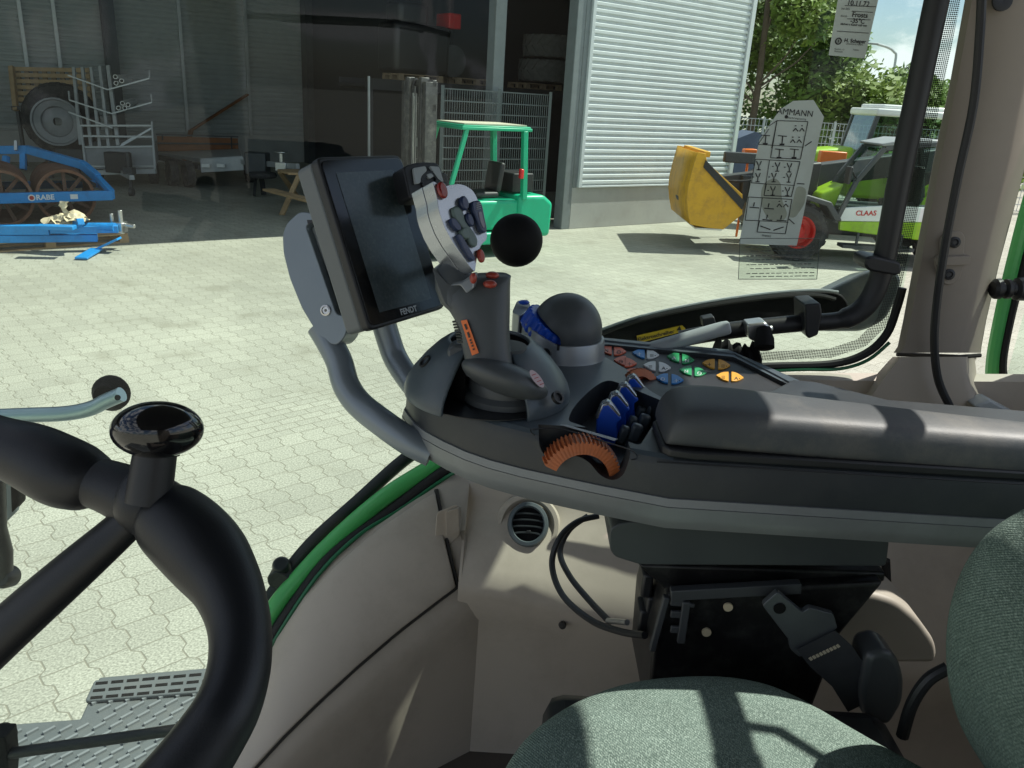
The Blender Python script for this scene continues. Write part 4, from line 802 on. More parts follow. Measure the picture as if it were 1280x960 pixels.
# green lower frame on the left
def strip(name,pts,r,dy,mm,flat=1):
    x=MB(); x.tube([AY(a,b,Yf(a)+dy) for a,b in smooth_path(pts,5)],r,18,flat=flat); return x.build(name,mm,cab)
strip('frame_rail',[(575,560),(541,583),(480,622),(417,677),(363,735),(341,764),(315,810),(290,870),(262,960)],.0135,.02,m_green)
strip('frame_seal',[(590,568),(549,593),(488,639),(417,693),(376,743),(342,793),(318,838),(296,890),(270,965)],.0085,.0,m_seal)
strip('frame_lip',[(590,578),(554,599),(500,637),(447,670),(395,722),(343,801),(320,848),(298,897),(272,965)],.0028,-.012,m_dgreen)
strip('outer_rail',[(590,528),(548,548),(505,575),(447,627),(388,681),(343,739),(322,780),(300,835),(285,880)],.0105,.05,m_bk)
x=MB(); x.lathe(AY(352,708,1.0),(.1,-.6,.8),[(.0,.012),(.010,.012),(.013,.006),(.013,-.02),(0,-.02)],18); x.prism([AY(a,b,.985) for a,b in rpoly([(333,722),(345,713),(372,728),(370,742),(360,742),(335,732)],4)],(0,.03,.0)); x.build('rail_clamp',m_bk,cab,bevel=.002)
# right rear frame and window
x=MB(); x.tube([AY(a,b,1.165) for a,b in smooth_path([(1320,150),(1290,240),(1266,330),(1250,400),(1241,450),(1242,480),(1258,505),(1275,520)],5)],.0095,10); x.build('rear_frame',m_green,cab)
x=MB(); x.tube([AY(a,b,1.16) for a,b in smooth_path([(1330,180),(1300,260),(1276,345),(1262,400),(1253,450),(1256,478),(1270,503),(1290,525)],5)],.0065,8); x.build('rear_seal',m_seal,cab)
x=MB(); x.quad(AY(1256,478,1.17),Vector((1.2,1.17,AY(1256,478,1.17).z)),Vector((1.2,1.17,2.95)),AY(1395,-30,1.17)); x.build('rear_window',m_glass,cab,recalc=False)
x=MB(); x.lathe(AY(1240,361,1.1),(1,.0,.05),[(.0,0),(.010,.0),(.014,.004),(.0145,.010),(.009,.012),(.009,.015),(.0135,.018),(.0135,.023),(.010,.026),(.010,.03),(.0155,.033),(.0165,.05),(.012,.06),(0,.062)],24); x.build('door_buffer',m_bk,cab,smooth=40)
x=MB(); x.prism([AY(a,b,1.06) for a,b in((1218,508),(1238,500),(1276,520),(1279,534),(1262,536))],(0,.03,0)); x.build('sill_plate',m_lgrey,cab,bevel=.003)
# ---- grab rail and hinge hardware by the window
m_rail=m_bk
x=MB(); x.tube([AY(a,b,1.07) for a,b in smooth_path([(1186,-60),(1171,0),(1148,110),(1125,220),(1106,320),(1095,360),(1078,386),(1050,400),(1000,404),(930,411),(880,418),(850,424)],6)],[.0145 if i<42 else .0118 for i in range(67)],16); gr=x.build('grab_rail',m_rail,cab)
x=MB(); x.prism([AY(a,b,1.045) for a,b in rpoly([(1083,322),(1092,320),(1126,328),(1128,341),(1121,345),(1087,339),(1081,333)],4)],(0,.045,0)); x.build('rail_clamp',m_bk,gr,bevel=.003)
x=MB(); x.prism([AY(a,b,1.045) for a,b in rpoly([(1006,381),(1026,379),(1028,392),(1023,419),(1011,424),(1007,418)],3)],(0,.05,0)); x.build('rail_bracket',m_bk,gr,bevel=.003)
x=MB(); x.prism([AY(a,b,1.04) for a,b in rpoly([(934,406),(958,403),(964,410),(962,424),(950,430),(936,424)],4)],(0,.03,0)); x.cyl(AY(958,413,1.05),AY(966,409,1.05),.004); x.build('hinge_block',m_chrome,gr,bevel=.003)
x=MB(); x.lathe(AY(955,419,1.03),(0,-.6,-.8),[(.0,-.012),(.009,-.01),(.011,0),(.013,.006),(.013,.018),(0,.02)],18); x.build('ball_joint',m_matt,gr)
pth=[AY(a,b,1.04) for a,b in smooth_path([(948,440),(930,445),(910,440),(895,436)],6)]
x=MB(); x.tube(pth,[.014+.0035*math.sin(i*1.5) for i in range(len(pth))],16); x.build('rubber_boot',m_matt,gr,smooth=60)
x=MB(); x.tube([AY(a,b,1.02) for a,b in smooth_path([(790,442),(825,433),(860,423),(895,413),(912,409)],5)],[.008,.0095,.0105,.011,.0115,.0117,.0118,.0118,.0118,.0118,.0118,.0118,.0118,.0118,.0118,.0118,.0118,.0118,.0115,.0112,.009],14,flat=.8); hl=x.build('window_lever',m_lgrey,cab)
x=MB(); x.prism([AY(a,b,1.05) for a,b in rpoly([(878,399),(893,396),(896,407),(880,411)],2)],(0,.02,0)); x.build('lever_catch',m_bk,hl,bevel=.002)
# outside: wing over the wheel beside the window
x=MB(); x.prism([AY(a,b,1.24) for a,b in smooth_path([(742,416),(800,396),(880,379),(960,368),(1020,364),(1048,366),(1060,377),(1062,392)],4)+[(1040,402),(960,411),(880,421),(800,430),(745,432)]],(0,.035,-.01)); tray=x.build('wing_gasket',m_matt,cab,bevel=.006)
x=MB(); x.tube([AY(a,b,1.235) for a,b in smooth_path([(738,417),(800,395.5),(880,378),(960,366.5),(1020,362.5),(1048,365)],5)],.0022,6); x.build('gasket_edge',m_lgrey,tray)
x=MB(); x.tube([AY(a,b,1.232) for a,b in smooth_path([(745,420),(800,400),(880,383),(960,372),(1018,369),(1044,374)],5)],.0035,6); x.build('inner_lip',m_seal,tray)
yl=[AY(a,b,1.236) for a,b in((796,420),(853,407),(857,411),(852,415),(798,429))]
x=MB(); x.prism(yl,(0,.003,0)); lab=x.build('warning_label',m_labY,tray)
x=MB(); ax_=(AY(850,410,1.235)-AY(800,422,1.235)); x.text('Elektroschreiber',frame_m(AY(820,419.5,1.2345),ax_,(0,0,1)),.0088,0,bold=.0002); x.build('lettering',m_ink,lab,smooth=0)
x=MB(); c=AY(849,411,1.2345); x.quad(c+Vector((-.004,0,-.003)),c+Vector((.004,0,-.0025)),c+Vector((0,0,.005))); x.build('warning_triangle',m_ink,lab,smooth=0)
x=MB(); fx=[(1002,398),(1040,360),(1085,338),(1112,334),(1128,344),(1126,366),(1108,400),(1080,414),(1030,414)]
x.prism([AY(a,b,1.30) for a,b in rpoly(fx,10)],(0,.07,-.02)); x.build('rear_wing',mat('weathered_grey_wing',(.10,.115,.13),.3,0,.1,12,dirt=(.25,.24,.19),dirtscale=14),cab,bevel=.02,seg=3)
# handle bolted to the glass and door hinge at far left
x=MB(); x.tube([AY(a,b,1.02) for a,b in smooth_path([(-90,528),(-30,522),(30,519),(80,517),(112,511),(133,501),(152,493)],6)],.0105,14,flat=1.0); hd=x.build('window_handle',mat('satin_steel_blue',(.38,.47,.50),.3,.7),cab)
x=MB(); x.cyl(AY(147,497,1.009),AY(147,497,1.006),.004,n=12); x.build('handle_screw',m_bk,hd)
gp=AY(138,492,1.055); x=MB(); x.lathe(gp,(.1,-.93,.1),[(.0,.02),(.016,.02),(.022,.006),(.026,0),(.026,-.006),(0,-.006)],24); x.build('rubber_foot',m_matt,hd)
x=MB(); x.prism([AY(a,b,1.03) for a,b in((-20,600),(17,600),(20,640),(-2,662),(-20,672))],(0,.01,0)); hg=x.build('hinge_plate',m_lgrey,cab,bevel=.002)
x=MB(); x.prism([AY(a,b,1.028) for a,b in((12,596),(22,594),(23,632),(14,642))],(0,.02,0)); x.build('hinge_rubber',m_matt,hg,bevel=.002)
x=MB(); x.tube([AY(a,b,1.0) for a,b in((-6,598),(-4,660),(4,690),(4,722))],.013,12); x.lathe(AY(3,722,.995),(0,-.8,.4),[(0,.006),(.012,.006),(.016,.0),(.016,-.02),(0,-.02)],20); x.build('hinge_arm',m_bk,hg)
for fa_,fb_,fr_ in((138,490,.034),(14,622,.05),(2,722,.03)):
    c=AY(fa_,fb_,1.07); x=MB(); x._add([c+Vector((fr_*math.cos(2*math.pi*k/32),0,fr_*math.sin(2*math.pi*k/32))) for k in range(32)],[tuple(range(32))]); x.build('frit_patch',m_frit,win,smooth=0,recalc=False)
# wiper rod
x=MB(); x.tube([AY(a,b,.93) for a,b in((-40,948),(10,942),(110,928),(250,908))],.0085,12); wr=x.build('wiper_rod',m_bk,cab)
x=MB(); x.prism([AY(a,b,.92) for a,b in rpoly([(-20,922),(6,922),(10,960),(8,990),(-20,990)],3)],(0,.03,0)); x.lathe(AY(2,918,.95),(0,-.5,.8),[(0,.008),(.014,.008),(.018,0),(.018,-.014),(0,-.014)],20); x.build('wiper_pivot',m_matt,wr,bevel=.002)
# ---- outside step platform
stp=thing('step_platform','black ribbed plastic step platform outside the cab below the steering wheel','step',tuple(G(150,900,.98)-Vector((0,0,.02))))
m_step=mat('ribbed_step_plastic',(.11,.122,.125),.5,0,.1,10,.2,200,dirt=(.14,.14,.13),dirtscale=14)
zS=1.0; x=MB(); x.prism([G(a,b,zS) for a,b in((-160,918),(100,898),(124,846),(400,822),(520,1100),(-160,1150))],(0,0,-.04)); x.build('tread_plate',m_step,stp,bevel=.006)
x=MB(); x.prism([G(a,b,zS+.012) for a,b in rpoly([(118,850),(400,826),(402,852),(106,876)],4)],(0,0,-.011)); tb_=x.build('toe_board',m_step,stp,bevel=.003)
x=MB()
for r_ in range(3):
    for i in range(14):
        q=[(120+i*19.5-r_*3.3,852.5+r_*9-i*1.7+0),]; a,b=q[0]; x.prism([G(a+u,b+v,zS+.013) for u,v in((0,0),(15,-1.3),(14.5,2.2),(-.8,3.5))],(0,0,-.0006))
x.build('slots',m_matt,tb_,smooth=0)
x=MB()
for r_ in range(14):
    for i in range(26):
        a=-60+i*21-r_*3+ (10 if r_%2 else 0); b=884+r_*11-i*1.8
        if b<868+ (0 if a>110 else 46 - max(0,a)*.08): continue
        if a>380: continue
        p=G(a,b,zS+.002); q=G(a+15,b-8,zS+.002); x.bar(p,q,.007,.010)
x.build('tread_ribs',mat('rib_highlight',(.2,.215,.22),.4),stp,smooth=0)  # ribs lighter than the plate; their bright highlights put into the colour
# ---------------------------------------------------------------- stickers on the window
def on_glass(a,b,o=.004): return AY(a,b,1.13-o)
YS=1.122
st1=thing('instruction_sticker','tall pale paper sticker with pictogram boxes and brown stain on the window','sticker',tuple(AY(965,305,YS)))
out=[(924,305),(934,252),(946,192),(950,174),(975,137),(992,126),(1017,125),(1030,146),(1020,190),(1005,265),(996,307)]
x=MB(); x.prism([AY(a,b,YS) for a,b in out],(0,.0012,0)); sh_=x.build('paper',m_paper,st1,smooth=0)
x=MB()
def ln(p,q,w=.0007,Y=YS-.0008): x.bar(AY(p[0],p[1],Y),AY(q[0],q[1],Y),w,.0004,up=(0,1,0))
def zz(a,b): return (920+a/4,110+b/4)
def boxz(*pts,w=.0009):
    for i in range(len(pts)): ln(zz(*pts[i]),zz(*pts[(i+1)%len(pts)]),w)
boxz((205,163),(360,168),(322,356),(173,349)); ln(zz(110,282),zz(338,296)); ln(zz(165,205),zz(110,282)); ln(zz(205,163),zz(178,300)); ln(zz(165,190),zz(205,163))
boxz((97,356),(320,368),(277,543),(140,537),(152,480),(77,474)); ln(zz(152,480),zz(295,487)); ln(zz(168,360),zz(140,537))
boxz((62,545),(280,557),(247,729),(105,720),(118,664),(46,661)); ln(zz(132,549),zz(105,720)); ln(zz(118,664),zz(262,672))
def icon(a,b,kind):
    a,b=zz(a,b)
    if kind==0:
        for d in(-4,4): ln((a+d-3,b+3),(a+d,b-1),.0011); ln((a+d,b-1),(a+d+3,b+3),.0011); ln((a+d-1,b-4),(a+d+1,b-4),.0012)
    elif kind==1: ln((a,b+5),(a+1,b-5),.0012); ln((a-3,b+6),(a+3,b+6),.0022); ln((a-5,b-5),(a+6,b-4),.0011)
    elif kind==2: ln((a-3,b-5),(a-1,b),.0012); ln((a+3,b-5),(a+1,b),.0012); ln((a,b),(a-.5,b+6),.0012); ln((a-3,b+6),(a+2,b+6),.0012); ln((a-7,b),(a-5,b),.0012)
    else: ln((a-6,b+4),(a+6,b+5),.0013); ln((a-1,b+3),(a,b-2),.0014)
for a,b,k in((314,205,0),(300,262,0),(230,258,1),(146,255,1),(215,325,1),(290,325,1),(115,385,2),(208,392,2),(268,396,2),(110,445,2),(190,445,2),(265,447,2),(185,512,2),(258,515,2),(92,580,3),(165,585,3),(233,583,0),(157,642,3),(228,645,3)): icon(a,b,k)
ln(zz(122,690),zz(172,708),.0014); ln(zz(187,712),zz(238,695),.0014); ln(zz(345,290),zz(378,268),.0012); ln(zz(305,478),zz(342,480),.0012); ln(zz(265,655),zz(292,680),.0012)
dirx=(AY(1010,141,YS)-AY(975,138,YS)); upx=AY(988,120,YS)-AY(985,140,YS)
x.text('AMMANN',frame_m(AY(994,141,YS-.0008),dirx,upx),.0108,0,bold=0)
x.text('powerful engineering',frame_m(AY(995,148,YS-.0008),dirx,upx),.0032,0)
x.cyl(AY(983,146,YS-.0004),AY(983,146,YS-.0012),.0022,n=12)
x.text('9940062',frame_m(AY(958,295,YS-.0008),dirx,upx),.0038,0)
x.build('printed_marks',m_ink,sh_,smooth=0)
x=MB(); 
for pts in([(955,228),(968,222),(976,228),(977,250),(985,268),(978,278),(962,276),(953,262),(951,242)],[(996,232),(1008,235),(1006,255),(994,272),(986,272),(992,250)]): x.prism([AY(a,b,YS-.0004) for a,b in rpoly(pts,8)],(0,.0003,0))
x.build('stain',mat('brown_stain',(.36,.40,.33),.8,0,.2,30),sh_,smooth=0)
st2=thing('service_label','small pale service label with handwriting hanging high on the window','sticker',tuple(AY(1062,72,YS)))
out=[(1050,-14),(1101,-14),(1081,73),(1036,69)]
x=MB(); x.prism([AY(a,b,YS) for a,b in out],(0,.0012,0)); sh2=x.build('paper',m_paper,st2,smooth=0)
dirx=(AY(1090,5,YS)-AY(1050,2,YS)); upx=AY(1063,-10,YS)-AY(1052,50,YS)
x=MB(); T=lambda t,a,b,s,bd=0: x.text(t,frame_m(AY(a,b,YS-.0008),dirx,upx),s,0,bold=bd)
T('10.11.72',1073,4.5,.0082,.0001); T('Frosts',1075,19,.0080,.00015); T('-35°C',1072,26.5,.0076,.00015); T('bei 555',1057,11,.0036); T('durch',1055,20,.0036); T('nächster Kundendienst',1067,31,.0036,.0001); T('H. Scheper',1069,51.5,.0062,.00015); T('LANDMASCHINEN',1068,55.5,.0026); T('Hauptstr. 12',1049,61.5,.0026); T('Telefon',1070,62.5,.0026); T('Werkstatt',1048,64.5,.0026)
for p,q in(((1056,7),(1095,8.5)),((1065,14),(1091,15.5)),((1059,23.5),(1088,25)),((1046,39),(1086,41.5))): ln(p,q,.0006)
c=AY(1048,51.5,YS-.0006); x.lathe(c,(0,-1,0),[(.0028,0),(.0042,0),(.0042,.0005),(.0028,.0005),(.0028,0)],20,False); x.text('S',frame_m(AY(1048,51.5,YS-.0008),dirx,upx),.0045,0,bold=.0002)
x.build('handwriting',m_ink,sh2,smooth=0)
st3=thing('clear_sticker','clear outlined sticker with faint small print below the larger paper sticker','sticker',tuple(AY(970,350,YS)))
x=MB(); x.prism([AY(a,b,YS+.001) for a,b in((925,298),(1025,298),(1021,349),(923,349))],(0,.0008,0)); cf=x.build('film',glass_mat('sticker_film',(.90,.93,.91)),st3,smooth=0,recalc=False)
x=MB()
for p,q in(((925,298),(1025,298)),((1025,298),(1021,349)),((1021,349),(923,349)),((923,349),(925,298))): ln(p,q,.0008,YS)
rn=random.Random(5)
for i,yy in enumerate((309,314,320,325,331,336,342,346)):
    a=933 if i%2==0 else 938
    while a<1016:
        w_=rn.uniform(3,8); ln((a,yy-(a-933)*.015),(min(a+w_,1018),yy-(a+w_-933)*.015),.0010,YS); a+=w_+rn.uniform(1,2.4)
x.build('small_print',mat('faded_ink',(.10,.12,.11),.7),cf,smooth=0)
# ================================================================ armrest console
con=thing('armrest_console','dark grey tractor armrest console with coloured keys and silver lower band','armrest',(.2,.78,2.2))
ZD=2.30; ZB=2.262; ZL=2.237
nose=[Vector((p.x,p.y,0)) for p in [G(a,b,2.24) for a,b in((748,633),(700,622.5),(650,611),(610,600),(580,589),(552,575.5),(530,563),(516,552),(508,541))]]
ol=[Vector((.66,.655,0)),Vector((.35,.655,0)),Vector((.15,.656,0))]+nose+[Vector((-.121,.835,0)),Vector((-.119,.87,0)),Vector((-.105,.91,0)),Vector((-.075,.95,0)),Vector((-.03,.99,0)),Vector((.02,1.025,0)),Vector((.07,1.045,0)),Vector((.12,1.052,0)),Vector((.29,1.03,0)),Vector((.352,.915,0)),Vector((.42,.86,0)),Vector((.66,.85,0))]
cen=Vector((.2,.85,0))
def off(P,d):
    out=[]; n=len(P)
    for i,p in enumerate(P):
        t=(P[(i+1)%n]-P[i-1]).normalized(); out.append(p+Vector((-t.y,t.x,0))*d*(1 if True else 1))
    return out
sgn=1 if sum(a.x*b.y-b.x*a.y for a,b in zip(ol,ol[1:]+ol[:1]))>0 else -1
ins=lambda d:off(ol,d*sgn)
zr=lambda P,z:[Vector((p.x,p.y,z)) for p in P]
x=MB(); x.loft([zr(ins(.030),2.222),zr(ins(.006),2.228),zr(ins(.001),ZL),zr(ins(-.0005),ZL+.006),zr(ins(-.001),ZB-.009)]); bnd=x.build('silver_band',m_band,con,smooth=40)
x=MB(); x.loft([zr(ins(-.0005),ZB-.0085),zr(ins(.0012),ZB-.001)],True); x.build('upper_band',m_band,bnd,smooth=40)
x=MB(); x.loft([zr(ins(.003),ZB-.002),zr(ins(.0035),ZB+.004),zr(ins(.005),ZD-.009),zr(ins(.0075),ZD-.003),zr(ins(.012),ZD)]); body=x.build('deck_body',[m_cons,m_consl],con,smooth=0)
def cutter(poly,vec):
    c=MB(); c.prism(poly,vec); return c.build('cutter',m_cons,smooth=0)
rec=[(709.6,526),(714,514),(722,503),(736,489),(751,478),(761,475),(772,478),(833.5,503.5),(800,557)]
recess=[G(a,b,ZD)+Vector((0,0,.01)) for a,b in rpoly(rec,5,3)]
slot=[(673,530),(674,567),(680,577),(690,581),(703,575),(722,572),(737,578),(749,592),(765,597),(778,589),(786,566),(788,550)]
slotp=[AY(a,b,.682)-Vector((0,.045,0)) for a,b in rpoly(slot,7,3)]
kp=[(744,434),(756,430),(917,446),(992,484),(975,488),(900,492),(850,489),(833,500),(812,488),(784,462),(756,446)]
kpp=[G(a,b,ZD)+Vector((0,0,.01)) for a,b in rpoly(kp,5,3)]
# slot cutter goes through from the near side
boolean(body,[cutter(recess,(0,0,-.044)),cutter([Vector((p.x,p.y,p.z)) for p in slotp],(0,.085,0)),cutter(kpp,(0,0,-.0165))])
for p in body.data.polygons: p.material_index=1 if (p.normal.z>.8 and (body.location.z if False else 0)+ (MW[body.name]@p.center).z>ZD-.012 and (MW[body.name]@p.center).x<.2) else 0  # up-facing deck faces take the lighter sky-tinted copy
x=MB(); x.tube([Vector((X,.6605,ZD-.004-.0)) for X in(.135,.3,.66)],.0007,5); x.build('parting_line',m_bk,con)
# ---- padded armrest
def padrow(X,k,zs=1.0,yi=0):
    pr=[(.666,2.307),(.6625,2.314),(.6626,2.326),(.664,2.336),(.668,2.3425),(.675,2.346),(.688,2.3475),(.71,2.348),(.738,2.348),(.754,2.347),(.763,2.342),(.767,2.330),(.768,2.318),(.766,2.307)]
    
    fy=lerp1(X,[(.18,.752),(.45,.712),(.65,.69)])
    pr=[(y if y<.69 else .69+(y-.69)*(fy-.69)/(.768-.69),z) for y,z in pr]
    yc=.706; return [Vector((X,yc+(y-yc)*k,2.307+(z-2.307)*zs-max(0,X-.15)*.022)) for y,z in pr]
x=MB(); rows=[padrow(.143,.76,.2),padrow(.145,.85,.5),padrow(.151,.92,.78),padrow(.163,.965,.93),padrow(.185,.99,.99),padrow(.22,1,1)]+[padrow(.22+.05*i,1,1) for i in range(1,10)]
x.loft(rows,True); pad=x.build('arm_pad',m_pad,con,smooth=60,sub=1)
x=MB(); x.prism([Vector((X,Y,2.2995)) for X,Y in((.140,.672),(.146,.664),(.166,.6605),(.66,.6605),(.66,.70),(.2,.745),(.156,.74),(.140,.73))],(0,0,.0085)); x.build('pad_base',m_bk,con,bevel=.002)
x=MB(); x.prism([Vector((X,Y,2.3005)) for X,Y in((.66,.7),(.66,.83),(.42,.845),(.355,.893),(.33,.895),(.25,.80),(.24,.72))],(0,0,.004)); x.build('rear_deck',m_cons,con,bevel=.001)
# ---- cowl round the joystick
JO=Vector((-.026,.803,0)); prof=[(.0865,2.2995),(.0862,2.306),(.084,2.313),(.078,2.323),(.066,2.338),(.054,2.350),(.046,2.356),(.041,2.3575)]
a0,a1=R(-60),R(242)
rings=[]
for k in range(57):
    a=a0+(a1-a0)*k/56; rings.append([JO+Vector((r_*math.cos(a),r_*math.sin(a),z)) for r_,z in prof])
x=MB(); x.loft(rings,False,False); cw=x.build('joystick_cowl',m_consl,con,smooth=45,solid=.004,bevel=.0012)
x=MB(); x.lathe(JO,(0,0,1),[(.0,2.3015),(.084,2.3015),(.084,2.3025),(0,2.3025)],40); x.build('cowl_floor',m_bk,con)
x=MB(); ii=[JO+Vector((.045*math.cos(a0+(a1-a0)*k/40),.045*math.sin(a0+(a1-a0)*k/40),0)) for k in range(41)]
x.grid([zr(ii,2.3026),zr(ii,2.354)]); x.build('cowl_lining',m_matt,con,smooth=60)
for aa in(140,38,200):
    a=R(aa); rr_2=.068; p=JO+Vector((rr_2*math.cos(a),rr_2*math.sin(a),2.3375)); nv=Vector((math.cos(a)*.72,math.sin(a)*.72,.7)).normalized()
    x=MB(); x.lathe(p+nv*.0005,nv,[(.0075,0),(.0075,.0016),(.0055,.0018),(.0045,-.001),(0,-.001)],18); x.build('screw_hole',m_bk,cw)
p=G(686,497,2.316); 
for px,py,zz_ in((697,497,2.322),(545,478,2.327)):
    p=G(px,py,zz_); nv=(Vector((p.x,p.y,0))-JO); nv.z=0; nv=(nv.normalized()*.75+Vector((0,0,.66))).normalized()
    x=MB(); x.lathe(p+nv*.0012,nv,[(.0068,-.003),(.0068,.0008),(.0045,.0008),(.004,-.0015),(0,-.0015)],18); x.build('screw_hole',m_bk,cw)
# ---- dome dial with blue thumb wheel
dc=Vector((.060,.958,0))
x=MB()
rg=[]
for z,k,t in((2.2985,1.03,0),(2.304,1.0,0),(2.322,.97,1),(2.3235,.955,1),(2.3235,.90,1),(2.318,.88,1)):
    rg.append([Vector((dc.x+.053*k*math.cos(2*math.pi*i/44),dc.y+.050*k*math.sin(2*math.pi*i/44),z+(t*.020*max(0,math.cos(2*math.pi*i/44-R(170)))))) for i in range(44)])
x.loft(rg,True); col=x.build('dial_collar',m_silverd,con,smooth=40)
x=MB(); x.box(Vector((.052,.9085,2.3225)),(.003,.006,.006)); x.build('collar_mark',m_bk,col)
x=MB(); x.lathe(G(682,441,2.328)+Vector((0,-.003,0)),Vector((-.25,-.9,.2)),[(.006,-.006),(.006,.001),(.0045,.001),(.004,-.003),(0,-.003)],16); x.build('collar_screw',m_bk,col)
x=MB(); x.ell(Vector((dc.x+.003,dc.y,2.330)),(.0445,.044,.047),48,28,Euler((0,R(12),0)).to_matrix()); dm=x.build('dial_dome',m_hgrey,con,smooth=60)
ct=MB(); ct.prism([AY(a,b,dc.y)+Vector((0,-.09,0)) for a,b in rpoly([(620,372),(652,377),(668,385),(699,410),(701,440),(620,460)],5,3)],(0,.12,0)); boolean(dm,[ct.build('cutter',m_hgrey,smooth=0)])
bn=Vector((.50,-.12,.85)).normalized(); bc=AY(688,413,dc.y); be=bn.orthogonal().normalized(); bg_=bn.cross(be)
rg=[]
for h,k in((-.0115,.93),(-.0095,1),(.0095,1),(.0115,.95)):
    rg.append([bc+bn*h+(be*math.cos(2*math.pi*i/96)+bg_*math.sin(2*math.pi*i/96))*(.0385*k*(1 if (i//2)%2 else .95)) for i in range(96)])
x=MB(); x.loft(rg,True); x.build('thumb_wheel',m_bblue,con,smooth=25)
x=MB(); x.prism([G(a,b,2.345) for a,b in rpoly([(640,390),(646,376),(660,374),(664,384),(650,395)],3)],(0,0,-.03)); x.build('side_button',m_silverd,con,bevel=.002)
x=MB(); x.ell(G(655,378,2.350),(.0075,.006,.003),16,8); x.build('blue_button',m_bblue,con)
# ---- thumb wheels in orange
def ribbed_sector(c,ax,e,R1,R0,w,a0,a1,ribs,mm,name):
    ax=Vector(ax).normalized(); e=Vector(e); e=(e-ax*e.dot(ax)).normalized(); g=ax.cross(e); n=ribs*4; rg=[]
    for k in range(n+1):
        a=a0+(a1-a0)*k/n; d=e*math.cos(a)+g*math.sin(a); q=R1*(1 if (k//2)%2 else .945)
        rg.append([c+d*R0-ax*w/2,c+d*q-ax*w/2*.8,c+d*(q+.001),c+d*q+ax*w/2*.8,c+d*R0+ax*w/2])
    x=MB(); x.loft(rg,True); return x.build(name,mm,con,smooth=35)
oc_=AY(724,593,.694)
ribbed_sector(oc_,(.1,-1,.05),(1,0,.0),.0385,.0265,.030,R(-8),R(160),26,m_bor,'orange_wheel')
x=MB(); q=oc_+Vector((.034,-.004,-.002)); x.bar(q+Vector((-.005,0,-.014)),q+Vector((.003,-.002,.006)),.018,.009); x.build('wheel_pointer',m_bor,con,bevel=.002)
oc2=G(800,486,2.285); ribbed_sector(oc2,(.4,-1,.5),(1,.2,0),.024,.014,.012,R(0),R(180),18,m_bor,'orange_wheel')
x=MB(); x.tube([G(a,b,ZD+.0005) for a,b in smooth_path([(668,544),(664,540),(667,536.5),(700,536),(745,549),(786,561.5),(796,569),(795,573.5),(789,574.5)],4)],.0007,5); x.build('slot_outline',m_bk,con)
x=MB(); x.prism([G(a,b,ZD+.0006) for a,b in((700,531),(709,531.5),(772,549),(768,551))],(0,0,.0004)); x.build('scale_label',m_lgrey,con,smooth=0)
# ---- four lift levers
for i,(px,py) in enumerate(((760,531),(771,519),(782,507),(792,496))):
    c=G(px,py,2.286); d=Vector((1,0,0)); 
    K=.80
    pf=[(-.014,-.030),(.010,-.030),(.013,-.012),(.010,.006),(.016,.012),(.010,.017),(-.003,.030),(-.010,.028),(-.015,.010)]
    x=MB(); x.prism([c+Vector((a*K,-.0062,b*K)) for a,b in pf],(0,.0124,0)); lv_=x.build('lift_lever',m_bblue,con,bevel=.0012)
    x=MB(); x.prism([c+Vector((a*K*1.15,-.0056,b*K+.0008)) for a,b in((-.0150,.008),(-.0100,.0290),(-.003,.0335),(.0015,.0305),(.0125,.0155),(.0085,.011))],(0,.0112,0)); x.build('lever_cap',m_silver,lv_,bevel=.0015)
    x=MB(); x.prism([c+Vector((a*K*1.15,-.003,b*K+.0014)) for a,b in((.0005,.0290),(.0098,.0172),(.0092,.0166),(-.0003,.0284))],(0,.006,0)); x.build('cap_inlay',m_bk,lv_)
    for j in range(2):
        x=MB(); q=c+Vector((.0165+.0125*j,0,-.010+.003*j)); x.box(q,(.012 if j else .010,.0105,.020),(0,R(14),0)); x.build('lever_bellows',m_consl,lv_,bevel=.003)
# ---- keypad
x=MB(); x.prism([G(a,b,ZD-.0045) for a,b in rpoly(kp,6,3)],(0,0,-.002)); kpad=x.build('keypad',m_bk,con)
far=[G(a,b,ZD+.002) for a,b in((742,428),(756,424),(800,428.5),(917,440),(960,462),(1004,485))]
x=MB(); x.loft([[p,p+Vector((0,-.004,-.0002)),p+Vector((-.0005,-.005,-.003)),p+Vector((0,0,-.008))] for p in far],True); x.build('keypad_rim',m_consl,con,bevel=.0015)
def petal(a,b,dirn,mm,w=14.5,h=5.8):
    pts=[]
    for k in range(7): t=k/6; pts.append((dirn*(-w/2+w*t),-h*(1-t**2.2)))
    for k in range(6,-1,-1): t=k/6; pts.append((dirn*(-w/2+w*t),h*(1-t**2.2)*.999))
    P=[G(a+u*1.05,b+v+u*.10,ZD-.0045) for u,v in pts]; 
    if dirn<0: P=P[::-1]
    x=MB(); x.prism(P,(0,0,.0022)); k_=x.build('key',mm,kpad,bevel=.0006,smooth=30)
    return k_
zk=lambda a,b:(740+a/4.74,380+b/4.74)
keys=[((80,275),(165,285),m_kred,m_kred),((275,297),(360,305),m_kblue,m_kwht),((480,320),(568,335),m_kgreen,m_kgreen),((165,341),(228,355),m_kred,m_kred),((340,372),(430,381),m_kwht,m_kwht),((553,399),(642,410),m_kgreen,m_kgreen),((690,358),(782,367),m_kyel,m_kyel),((222,412),(295,424),m_kred,m_kred),((413,445),(505,454),m_kblue,m_kblue),((772,434),(860,440),m_kyel,m_kyel)]
